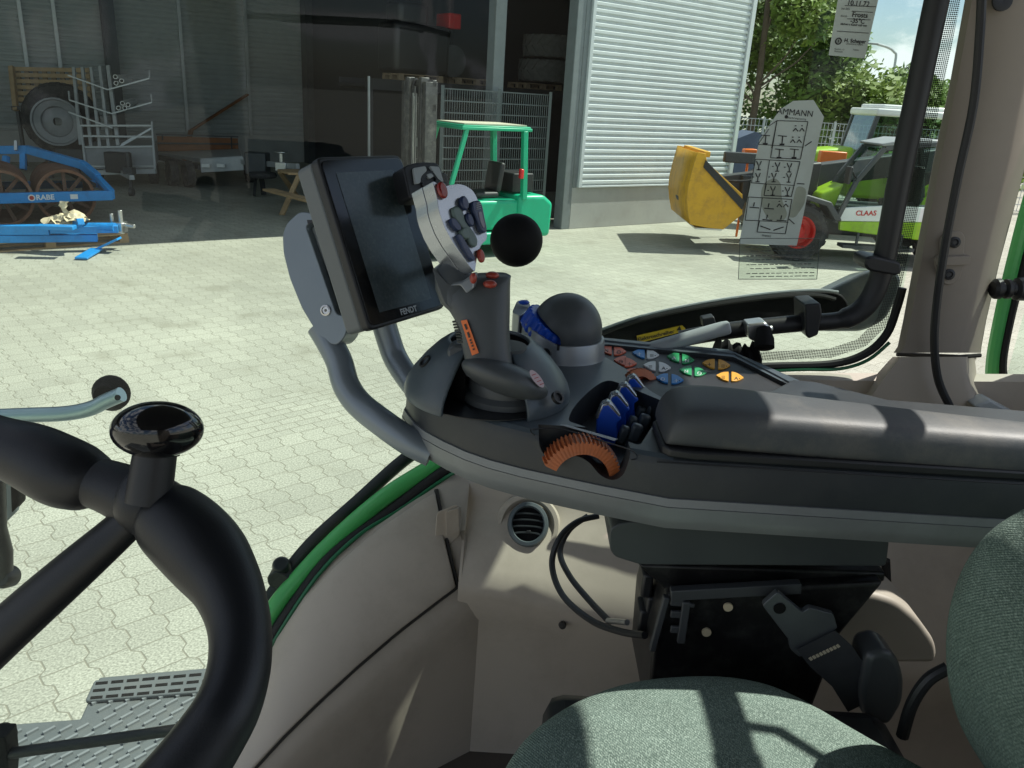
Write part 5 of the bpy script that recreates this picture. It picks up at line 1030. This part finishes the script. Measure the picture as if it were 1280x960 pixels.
for i,(l,r_,ml,mr_) in enumerate(keys):
    for (q,dn,mm) in((l,-1,ml),(r_,1,mr_)):
        a,b=zk(*q); k_=petal(a,b,dn,mm)
        ink=m_ink if mm in(m_kwht,m_kyel,m_kred) else m_kwht
        x=MB(); z=ZD-.0021; sz=1.8
        def seg(u0,v0,u1,v1,w=.0007): x.bar(G(a-dn*1.2+u0*sz,b+v0*sz,z),G(a-dn*1.2+u1*sz,b+v1*sz,z),w,.0003)
        kk=(i*2+(dn>0))%5
        if kk==0: seg(-1,-1,-1,1); seg(-1,-1,1,1); seg(1,-1,1,1)
        elif kk==1:
            for t in range(8): seg(1.3*math.cos(t*.785),1.1*math.sin(t*.785),1.3*math.cos(t*.785+.785),1.1*math.sin(t*.785+.785))
            seg(-1.6,0,1.6,0,.0004)
        elif kk==2: seg(-1.2,0,1.2,-.2); seg(0,-1.1,0,1.1)
        elif kk==3: seg(-1.2,-.8,1.2,-.8); seg(-1.2,0,1.2,0); seg(-1.2,.8,1.2,.8)
        else: seg(-1.2,1,0,-1); seg(0,-1,1.2,1); seg(-.6,.2,.6,.2)
        x.build('key_symbol',ink,k_,smooth=0)
        x=MB(); x.cyl(G(a+dn*3.0,b+.2,z-.0003),G(a+dn*3.0,b+.2,z+.0003),.0006,n=8); x.build('key_lamp',m_redl if mm is m_kred else m_ink,k_)
# ---- underside bracket
x=MB(); x.prism([AY(a,b,.685) for a,b in rpoly([(762,662),(772,655),(790,652),(1112,674),(1108,708),(800,706),(768,696),(762,686)],6,3)],(0,.22,0)); x.build('slide_bracket',mat('graphite_bracket',(.05,.057,.06),.4,.1,.1,12),con,bevel=.004)
x=MB(); x.lathe(AY(776,660,.70),(0,-.3,1),[(0,-.006),(.011,-.006),(.012,.003),(.006,.006),(0,.006)],18); x.build('pivot_bolt',m_bk,con)
# ================================================================ joystick
js=thing('joystick','grey multifunction joystick with silver button head standing on the console','joystick',(-.01,.79,2.3025))
JB=Vector((-.008,.782,0))
x=MB(); x.lathe(JB,(0,0,1),[(.0,2.3030),(.043,2.3030),(.043,2.309),(.0365,2.313),(.0365,2.323),(.0335,2.327),(.028,2.329),(.030,2.333),(.030,2.338),(.026,2.342),(.021,2.345),(.021,2.360),(0,2.36)],36); x.build('boot',m_hgrey,js,smooth=50)
DJ=.80
def sring(cx,cy,hw,dr,d,n=28,p=2.6,tilt=0):
    c=D(cx,cy,d); out=[]; e=(RIGHT*math.cos(tilt)-UP*math.sin(tilt))*(hw*d/FPX); f=(FWD*cp+Vector((0,0,0))).normalized(); f=Vector((.0,1,0))
    for k in range(n):
        a=2*math.pi*k/n; ca,sa=math.cos(a),math.sin(a)
        out.append(c+e*(abs(ca)**(2/p)*(1 if ca>=0 else -1))+f*(dr*abs(sa)**(2/p)*(1 if sa>=0 else -1)))
    return out
hr=[(613,466,31,.020,.02),(612,455,29.5,.021,.02),(609,440,29.5,.0215,.0),(607,425,30.5,.022,-.02),(605.5,410,31.5,.0225,-.05),(603.5,396,34,.023,-.1),(600,382,38,.023,-.15),(597,369,41.5,.0225,-.2),(597,358,42,.021,-.2),(603,349,36,.018,-.1),(606,344,28,.013,-.05)]
x=MB(); x.loft([sring(a,b,h,dr,DJ,tilt=t) for a,b,h,dr,t in hr],True); hdl=x.build('handle',m_hgrey,js,smooth=50)
x=MB(); x.loft([sring(584,384,20,.019,.80,tilt=-.25),sring(576,370,26,.018,.80,tilt=-.3),sring(568,352,25,.016,.80,tilt=-.35),sring(561,338,19,.013,.80,tilt=-.4),sring(556,330,12,.010,.80,tilt=-.4)],True); x.build('neck',m_hgrey,js,smooth=60)
# palm rest
pc=D(631,473,DJ-.005); q=Matrix((RIGHT,FWD,UP)).transposed(); rt=q@Euler((0,R(20),0)).to_matrix()
x=MB(); x.ell(pc,(.0455,.034,.0165),36,18,rt); x.build('palm_rest',m_hgrey,js,smooth=60)
x=MB(); lc=pc+rt@Vector((.029,-.021,.0095)); ln_=(rt@Vector((.45,-.62,.62))).normalized(); lx=(RIGHT-UP*.9); lx=(lx-ln_*lx.dot(ln_)).normalized(); ly=ln_.cross(lx)
x._add([lc+ln_*.0012+lx*.0105*math.cos(2*math.pi*k/24)+ly*.0062*math.sin(2*math.pi*k/24) for k in range(24)],[tuple(range(24))]); pl_=x.build('pink_label',m_pink,js,smooth=0)
x=MB()
for i in range(4): x.bar(lc+ln_*.0016+lx*(-.006+.004*i)-ly*.003,lc+ln_*.0016+lx*(-.004+.004*i)+ly*.003,.0007,.0003,up=ln_)
x.build('label_print',mat('red_ink',(.45,.05,.06),.6),pl_,smooth=0)
# orange label wrapped on the grip's near-left edge
def grip_pt(px,py,lift=.0007):
    for (a,b,h,dr,t),(a2,b2,h2,dr2,t2) in zip(hr,hr[1:]):
        if b>=py>=b2:
            k=(b-py)/(b-b2); c=a+(a2-a)*k; H=h+(h2-h)*k; dd=dr+(dr2-dr)*k; u=max(-.97,min(.97,(px-c)/H)); s=(1-abs(u)**2.6)**(1/2.6); return D(px,py,DJ)+Vector((0,-dd*s-lift,0))*1.0
    return D(px,py,DJ-.02)
def grip_proj(px,py,lift=.0008):
    # march along the pixel ray until the grip surface is met
    q=ray(px,py); best=None
    for (a,b,h,dr,t),(a2,b2,h2,dr2,t2) in zip(hr,hr[1:]):
        pass
    d=DJ
    for _ in range(6):
        P=CAM+q*d; v=P-CAM; dep=v.dot(FWD); 
        # local section centre at the height of P measured on the reference plane
        rx=v.dot(RIGHT)/dep*FPX+640; 
        S_=grip_pt(px,py,lift); d=d+(S_.y-P.y)/q.y
    return CAM+q*d
x=MB(); lb=[(576,401),(583,399.5),(598,441),(590,444.5)]
gridp=[]
for i in range(9):
    t=i/8; a=(576+(590-576)*t,401+43.5*t); b=(583.5+(598.5-583.5)*t,399.5+41.5*t)
    gridp.append([grip_proj(a[0]+(b[0]-a[0])*s,a[1]+(b[1]-a[1])*s,.003) for s in(0,.33,.66,1)])
x.grid(gridp); ol_=x.build('orange_label',m_labO,js,smooth=40,recalc=False)
x=MB()
for t0 in(.1,.34,.55,.63,.72,.82):
    w_=.16 if t0<.5 else .05
    a=(579.6+14.6*t0,401+42*t0); b=(579.6+14.6*(t0+w_),401+42*(t0+w_)); x.bar(grip_proj(*a,.0036),grip_proj(*b,.0036),.0022,.0003,up=(-.6,-.8,0))
x.build('label_print',m_ink,ol_,smooth=0)
x=MB()
for i in range(8): x.bar(D(567+i*.9,402+i*3.6,DJ-.004),D(574+i*.9,402+i*3.6,DJ-.012),.004,.0022)
x.build('finger_grip',m_bk,js,bevel=.0006)
x=MB(); x.prism([D(a,b,DJ+.02) for a,b in rpoly([(561,430),(569,424),(586,424),(588,440),(574,444),(562,440)],4)],(0,-.02,0)); x.build('grip_collar',m_hgrey,js,bevel=.004)
# red buttons on the shoulder
for a,b,rx,ry in((615.5,344,8.4,4.6),(612.5,355,8.6,5.0)):
    x=MB(); x.ell(D(a,b,DJ-.021 if b>350 else DJ-.010),(rx*.8/1000,.006,ry*.8/1000),20,10); x.build('red_button',m_redb,js)
# silver head
hn=Vector((.66,-.62,.42)).normalized(); hp=D(574,285,.775)
def HF(a,b,o=0): return PL(a,b,hp,hn)+hn*o
zf=lambda a,b:(490+a/4.8,180+b/4.8)
face=[(243,222),(262,228),(300,262),(340,246),(400,238),(440,248),(482,275),(505,310),(520,350),(545,440),(572,545),(568,575),(540,600),(515,650),(506,712),(498,770),(470,740),(420,668),(365,590),(320,510),(290,430),(278,385),(272,330),(258,280)]
fp_=[HF(*zf(a,b)) for a,b in rpoly(face,14,3)]
hv=-hn
x=MB(); x.prism(fp_,hv*.0165); hd1=x.build('head_front',m_silver,js,bevel=.003,seg=3)
x=MB(); x.prism([p+hv*.0175 for p in fp_],hv*.0175); x.build('head_back',m_silver,js,bevel=.0035,seg=3)
cF=sum(fp_,Vector((0,0,0)))/len(fp_)
x=MB(); x.prism([(cF+(p-cF)*.97)+hv*.0158 for p in fp_],hv*.0025); x.build('head_seam',m_bk,js)
x=MB(); x.loft([[HF(*zf(a,b),-o) for a,b in((490,775),(410,668),(395,680),(400,800))] for o in(0.004,.034)],True)
x=MB(); nk=[(342,846),(410,828),(470,800),(490,830),(490,880),(440,900),(380,1010),(320,960),(258,800),(240,740)]
x.prism([D(*zf(a,b),.785) for a,b in rpoly(nk,20,3)],Vector((.004,.03,0))); x.build('head_neck',m_hgrey,js,bevel=.006,seg=3)
x=MB(); x.prism([D(*zf(a,b),.772) for a,b in((345,850),(412,832),(497,778),(500,800),(488,868),(446,898),(410,850))],(.002,.012,0)); x.build('neck_trim',m_silverd,js,bevel=.002)
def hb(name,pts,mm,h=.004,rd=8,o=0):
    x=MB(); x.prism([HF(*zf(a,b),o) for a,b in rpoly(pts,rd,3)],hn*h); return x.build(name,mm,js,bevel=min(.0022,h*.45),seg=3)
def hbe(name,cx,cy,rx,ry,rot,mm,h=.005):
    P=[]
    for k in range(22):
        a=2*math.pi*k/22; u,v=rx*math.cos(a),ry*math.sin(a); P.append((cx+u*math.cos(rot)-v*math.sin(rot),cy+u*math.sin(rot)+v*math.cos(rot)))
    x=MB(); x.prism([HF(*zf(a,b)) for a,b in P],hn*h); return x.build(name,mm,js,bevel=.002,seg=3)
hbe('red_button',292,282,26,52,R(-18),m_ruby,.005)
hbe('round_button',418,362,24,44,R(-16),m_navy,.006)
hb('plus_strip',[(345,385),(385,375),(420,420),(425,470),(470,520),(505,580),(495,630),(455,610),(430,540),(395,490),(355,440)],m_sage,.004,24)
hb('rocker_button',[(455,355),(505,345),(522,380),(535,450),(550,520),(540,545),(515,530),(485,460),(462,400)],m_navy,.006,14)
hb('rocker_inlay',[(492,420),(512,415),(532,500),(528,520),(510,490)],mat('grey_violet_inlay',(.25,.24,.29),.4),.0068,10)
x=MB()
for i in range(4):
    x.bar(HF(*zf(482,368+i*12),.0066),HF(*zf(506,364+i*12),.0066),.0006,.0008,up=hn)
x.build('rocker_ribs',m_lgrey,js)
hbe('round_button',450,462,20,44,R(-22),m_navy,.006)
hb('lower_strip',[(335,450),(360,455),(395,500),(398,525),(375,525),(345,490)],m_navy,.005,10)
hb('round_pad',[(392,520),(425,505),(445,545),(440,580),(418,575),(400,555)],m_sage,.006,14)
hb('long_button',[(372,548),(400,552),(425,600),(450,640),(480,690),(478,710),(455,695),(415,630)],m_navy,.005,12)
hbe('red_button',522,675,19,42,R(-14),m_redb,.005)
x=MB(); x.ell(D(*zf(488,806),.772),(.0035,.004,.0055),16,10); x.build('red_button',m_redb,js)
# ================================================================ black ball knob on its lever behind
bl=thing('ball_knob_holder','large matt black ball knob on a straight stem from the window behind the joystick head','knob',tuple(AY(645.5,300.5,1.12)))
bp_=D(645.5,300.5,.90); x=MB(); x.ell(bp_,(.0297,.0297,.0297),32,18); x.build('ball_knob',m_matt,bl)
x=MB(); x.tube([bp_,AY(645.5,300.5,1.11)],.006,12); x.lathe(AY(645.5,300.5,1.128),(0,-1,0),[(0,0),(.02,0),(.02,.006),(.008,.02),(0,.02)],20); x.build('stem',m_bk,bl)
# ================================================================ terminal
dt=thing('display_terminal','black touchscreen terminal on two grey tubular arms in front of the armrest','display',tuple(G(505,540,2.28)))
mn=Vector((.785,-.475,.40)).normalized(); mp0=D(478,302,.885)
def MF(a,b,o=0): return PL(a,b,mp0,mn)+mn*o
fc=[(395.5,196),(501,193.5),(558,384.6),(462,414)]
P=[MF(a,b) for a,b in rpoly(fc,9,4)]
x=MB(); x.prism(P,-mn*.012); fr_=x.build('bezel',m_bk,dt,bevel=.0025,seg=3)
Pc=sum(P,Vector((0,0,0)))/len(P)
x=MB(); x.prism([Pc+(p-Pc)*.985-mn*.0122 for p in P],-mn*.024); x.build('rear_housing',mat('grey_terminal_housing',(.13,.145,.15),.45,0,.06,20,.2,1200),dt,bevel=.003,seg=3)
m_face=mat('black_screen_glass',(.0045,.005,.0055),.10,0,.1,30)
x=MB(); x.prism([Pc+(p-Pc)*.955+mn*.0002 for p in P],mn*.0012); x.build('front_glass',m_face,dt,bevel=.0004)
m_scr=mat('dusty_display',(.045,.06,.065),.16,0,.25,30,dirt=(.16,.17,.16),dirtscale=260,dirtamt=.28)
x=MB(); x.prism([MF(a,b,.0016) for a,b in((418.6,216.6),(490,213),(538,374),(473,391))],mn*.0003); x.build('screen',m_scr,dt,smooth=0)
x=MB(); bx=(MF(530,382)-MF(490,392)); by=(MF(478,300)-MF(500,385)); x.text('FENDT',frame_m(MF(509.5,388.5,.0018),bx,mn.cross(bx)),.0092,0,bold=.0003); x.build('lettering',m_lgrey,dt,smooth=0)
# side keypad on the terminal
kp3=D(530,225,.905); kn=Vector((.70,-.56,.45)).normalized()
def KF(a,b,o=0): return PL(a,b,kp3,kn)+kn*o
x=MB(); x.prism([KF(*zf(a,b)) for a,b in rpoly([(68,135),(130,112),(205,106),(272,112),(295,140),(312,240),(318,330),(110,330)],22,3)],-kn*.022); ka=x.build('key_pod',m_bk,dt,bevel=.003,seg=3)
for pts in([(118,150),(190,138),(200,165),(165,200),(160,240),(130,245)],[(215,138),(272,142),(290,200),(300,235),(268,215),(240,175)],[(195,188),(225,180),(242,200),(215,215)]):
    x=MB(); x.prism([KF(*zf(a,b),.0002) for a,b in rpoly(pts,8,3)],kn*.003); x.build('pod_key',m_lgrey,ka,bevel=.001)
x=MB(); 
for k in range(16):
    a=2*math.pi*k/16; b=a+math.pi/8; x.bar(KF(*zf(222+46*math.cos(a),222+42*math.sin(a)),.0015),KF(*zf(222+46*math.cos(b),222+42*math.sin(b)),.0015),.006,.002,up=kn)
x.build('pod_ring',m_bk,ka)
x=MB()
for i in range(4): x.box(KF(*zf(322+i*4,175+i*18),-.006),(.010,.008,.0045),(0,.3,.5))
x.build('pod_side_keys',m_hgrey,ka,bevel=.001)
# mounting plate and arms
bpn=Vector((-.25,-.93,.25)).normalized(); bp0=D(395,345,.905)
def BF(a,b,o=0): return PL(a,b,bp0,bpn)+bpn*o
pl8=[(353,293),(358,279),(374,264.5),(391,266),(393,276),(382,281),(404,345),(421,394),(436,394),(432,420),(421,432),(405,428),(392,410),(377,385),(362,348),(354,316)]
x=MB(); x.prism([BF(a,b) for a,b in rpoly(pl8,6,3)],-bpn*.034); x.build('mounting_plate',m_arm,dt,bevel=.004,seg=3)
x=MB(); x.prism([BF(a,b,-.012) for a,b in((381,282),(398,280),(436,392),(424,397))],-bpn*.02); x.build('slide_panel',m_lgrey,dt,bevel=.002)
x=MB(); x.prism([BF(a,b,-.004) for a,b in((400,298),(411,303),(437,388),(428,402),(418,360))],-bpn*.02); x.build('slide_cover',m_bk,dt,bevel=.002)
x=MB(); x.lathe(BF(407.5,388,.0005),bpn,[(.0062,-.001),(.0062,.0015),(.0045,.002),(.004,.0005),(.0018,.0005),(0,.002)],18); x.build('screw',m_chrome,dt)
x=MB(); x.prism([BF(a,b,.0008) for a,b in((384,275),(391,275),(391,279),(385,280))],-bpn*.001); x.build('vent_mark',m_bk,dt)
def dtube(pts,r): 
    x=MB(); x.tube([D(*p) for p in smooth_path(pts,7)],r,18); return x.build('support_arm',m_arm,dt,smooth=60)
dtube([(400,408,.925),(412,428,.922),(424,452,.915),(433,482,.905),(450,506,.895),(480,530,.875),(512,552,.862),(540,566,.86)],.0155)
dtube([(478,398,.94),(486,425,.945),(494,447,.945),(507,468,.935),(525,490,.92),(545,505,.90)],.0145)
# ================================================================ steering wheel
sw=thing('steering_wheel','black tractor steering wheel with thick grip and glossy spinner knob','steering wheel',tuple(D(60,760,.45)))
def wd(x_,y_): return lerp1(y_,[(540,.44),(640,.42),(760,.385),(900,.345),(1050,.32)])
def rim(pts):
    s_=smooth_path([(a,b,r) for a,b,r in pts],7); return [D(a,b,wd(a,b)) for a,b,r in s_],[r*wd(a,b)/FPX for a,b,r in s_]
x=MB(); p_,r_=rim([(-110,528,38),(-50,543,37),(0,557.5,37),(40,571,42),(75,588,44.5),(100,597,42),(116,602,36),(124,605,30)]); x.tube(p_,r_,28,True); rimo=x.build('rim',m_leather,sw,smooth=70)
x=MB(); p_,r_=rim([(112,601,31),(135,608,33),(160,618,36),(188,631,39),(204,641,40)]); x.tube(p_,r_,28,True); x.build('rim_collar',m_leather,sw,smooth=70)
x=MB(); p_,r_=rim([(201,640,39),(209,646,45),(222,657,49),(242,676,51),(262,699,50),(284,733,43),(297,770,39),(301,805,38),(297,845,39),(284,885,41),(262,922,44),(232,965,48),(195,1010,52),(150,1060,55)]); x.tube(p_,r_,28,True); x.build('grip',m_leather,sw,smooth=70)
x=MB(); s_=smooth_path([(178,634,27),(150,662,28),(100,706,32),(50,750,35),(0,795,37),(-60,850,40)],5); x.tube([D(a,b,.42-.0*(a)) for a,b,r in s_],[r*.42/FPX for a,b,r in s_],22,True,flat=.8); x.build('spoke',m_leather,sw,smooth=70)
for pts in([(128,571),(124,595),(124,620),(128,640)],[(214,612),(203,630),(199,650),(200,672)]): pass
kb=D(189,600,.41); kx=D(194,566,.41); ka_=(kx-kb).normalized(); s41=.41/FPX
x=MB(); x.lathe(kb,ka_,[(0,-.012),(27*s41,-.012),(27*s41,.0),(26*s41,.012),(26*s41,.0135),(29*s41,.014),(29*s41,.02),(24*s41,.024),(20*s41,.032),(0,.034)],32); x.build('knob_stem',m_bk,sw,smooth=40)
x=MB(); x.ell(D(182,628,.42),(38*.42/FPX,.0165,43*.42/FPX),28,16,Matrix((RIGHT,FWD,UP)).transposed()); x.build('rim_joint',m_leather,sw,smooth=70)
x=MB(); x.ell(D(197,537,.405),(55*.405/FPX,.0215,36*.405/FPX),44,24,Matrix((RIGHT,FWD,UP)).transposed()); x.build('spinner_knob',m_bkg,sw,smooth=70)
# ================================================================ seat
se_=thing('driver_seat','green-grey cloth driver seat on black suspension base','seat',(.22,.4,1.62))
def cushion(name,outline,ztop,h,mm,par):
    c=sum(outline,Vector((0,0,0)))/len(outline); rows=[]
    for k,z in((.93,-h),(1.0,-h*.72),(1.012,-h*.45),(1.0,-.022),(.975,-.008),(.93,.002),(.84,.009),(.7,.013),(.5,.015),(.25,.016)):
        rows.append([Vector((c.x+(p.x-c.x)*k,c.y+(p.y-c.y)*k,ztop+z)) for p in outline])
    x=MB(); x.loft(rows,True); return x.build(name,mm,par,smooth=70,sub=1)
co_=[G(a,b,2.085) for a,b in smooth_path([(600,1010),(622,955),(655,907),(715,868),(775,847),(835,839),(900,838),(960,848),(1015,872),(1070,904),(1125,935),(1180,965),(1260,1010)],3)]
zc=co_[0].z; co_+= [Vector((.50,.30,zc)),Vector((.5,.12,zc)),Vector((.40,.06,zc)),Vector((.2,.04,zc)),Vector((.05,.06,zc)),Vector((-.02,.14,zc)),Vector((-.035,.28,zc)),Vector((-.03,.38,zc))]
cushion('seat_cushion',co_,2.085,.11,m_cloth,se_)
bo=[(1345,600),(1310,612),(1278,628),(1240,652),(1208,690),(1188,735),(1178,785),(1178,840),(1188,890),(1210,930),(1245,968),(1290,1000),(1400,1040),(1500,1000),(1500,640),(1420,600)]
pb=[AY(a,b,.565) for a,b in smooth_path(bo,2)]; cb=sum(pb,Vector((0,0,0)))/len(pb)
x=MB(); rows=[]
for k,dy in((.72,.012),(.86,.010),(.94,.004),(.985,-.008),(1,-.025),(1,-.12),(1,-.30),(.985,-.40),(.94,-.42)): rows.append([Vector((cb.x+(p.x-cb.x)*k,p.y+dy,cb.z+(p.z-cb.z)*k)) for p in pb])
x.loft(rows,True); x.build('seat_backrest',m_cloth,se_,smooth=70,sub=1)
m_base=mat('greasy_black_steel',(.012,.012,.013),.38,.2,.3,20,dirt=(.07,.07,.065),dirtscale=40,dirtamt=.5)
x=MB(); x.prism([AY(a,b,.70) for a,b in((835,743),(1106,728),(1052,792),(1010,900),(808,900),(816,812))],(-.0,.14,0)); bs=x.build('suspension_box',m_base,se_,bevel=.004)
x=MB(); x.prism([AY(a,b,.715) for a,b in((797,706),(1108,716),(1106,728),(836,742))],(0,.13,0)); x.build('box_top',m_base,bs,bevel=.003)
x=MB(); x.bar(AY(838,742,.694),AY(1000,733,.694),.01,.012); x.bar(AY(833,745,.694),AY(815,812,.694),.008,.006); x.build('box_flange',m_dsteel,bs,bevel=.001)
for a,b in((910,758.5),(883,790)):
    x=MB(); x.lathe(AY(a,b,.6985),(0,-1,0),[(0,-.001),(.0048,-.001),(.0048,.0015),(0,.0015)],18); x.build('plug',m_beigec,bs)
x=MB()
for b in(752,767,786): x.bar(AY(838,b,.692),AY(855,b+1,.692),.004,.008)
x.bar(AY(858,752,.690),AY(851,803,.690),.005,.008); x.bar(AY(857,755,.69),AY(868,757,.69),.004,.004); x.build('ladder_bracket',m_dsteel,bs,bevel=.001)
x=MB()
for a,b in((807,724),(812,752),(803,768)): x.box(AY(a,b,.76),(.012,.03,.03))
x.build('side_lugs',m_bk,bs,bevel=.003)
# seat base below
x=MB(); x.box((.22,.42,1.85),(.34,.46,.40)); x.build('seat_base',m_bk,se_,bevel=.02)
# belt buckle
x=MB(); x.prism([AY(a,b,.672) for a,b in rpoly([(953,757),(972,740),(1003,766),(1012,760),(1042,768),(1047,785),(1000,822),(988,812),(986,800)],3,3)],(0,.006,.001)); bt=x.build('belt_tongue',mat('grey_metal_tongue',(.10,.11,.12),.4,.4,.1,30),se_,bevel=.0015)
x=MB(); x.lathe(AY(974.5,760.5,.6715),(0,-1,0),[(0,0),(.006,0),(.006,.0008),(0,.0008)],16); x.build('tongue_hole',m_matt,bt)
x=MB(); x.loft([[AY(a,b,.668),AY(a2,b2,.668),AY(a2,b2,.674),AY(a,b,.674)] for a,b,a2,b2 in((996,812,1044,788),(1012,833,1064,806),(1040,858,1086,838),(1060,890,1110,865))],True); web=x.build('belt_webbing',mat('black_webbing',(.035,.037,.042),.85,0,.2,60,.6,900),se_,smooth=40)
x=MB()
for k in range(9): 
    t=k/8; x.bar(AY(1012+34*t,822-16*t,.6672),AY(1015+34*t,825-16*t,.6672),.0028,.0006,up=(0,1,0))
x.build('belt_stitching',mat('pale_stitching',(.55,.48,.36),.9),web,smooth=0)
x=MB(); x.prism([AY(a,b,.66) for a,b in rpoly([(1084,820),(1108,814),(1124,824),(1132,850),(1130,880),(1112,910),(1080,900),(1075,868)],10,4)],(0,.04,0)); x.build('belt_retractor',mat('graphite_plastic',(.06,.066,.07),.35),se_,bevel=.008,seg=3)
x=MB(); x.tube([AY(a,b,.62) for a,b in smooth_path([(1185,835),(1160,850),(1140,880),(1128,920)],5)],.006,10); x.build('recliner_lever',m_bk,se_)
# cables below the console
for pts in([(748,645,.98),(722,652,.97),(700,672,.95),(690,706,.93),(704,745,.88),(740,776,.82),(778,790,.76),(806,794,.72)],[(735,645,1.0),(712,662,.99),(700,690,.97),(712,720,.92),(738,752,.86),(762,777,.80)]):
    x=MB(); x.tube([AY(*p) for p in smooth_path(pts,7)],.0042,10); x.build('control_cable',m_bk,con)
x=MB(); x.cyl(AY(760,776,.80),AY(784,778,.76),.0035,n=12); x.build('cable_end',m_chrome,con)
# wheel-arch hump behind the seat
x=MB(); pts=[(1040,745),(1088,742),(1122,752),(1150,775),(1172,806),(1172,830),(1040,830)]
x.prism([AY(a,b,.86) for a,b in rpoly(pts,12,4)],(0,.17,0)); x.build('arch_cover',mat('pale_arch_trim',(.34,.31,.26),.55,0,.1,8),cab,bevel=.02,seg=4)
x=MB(); x.tube([AY(a,b,.95) for a,b in((1107,700),(1108,720),(1110,750))],.006,8); x.build('floor_cable',m_bk,cab)
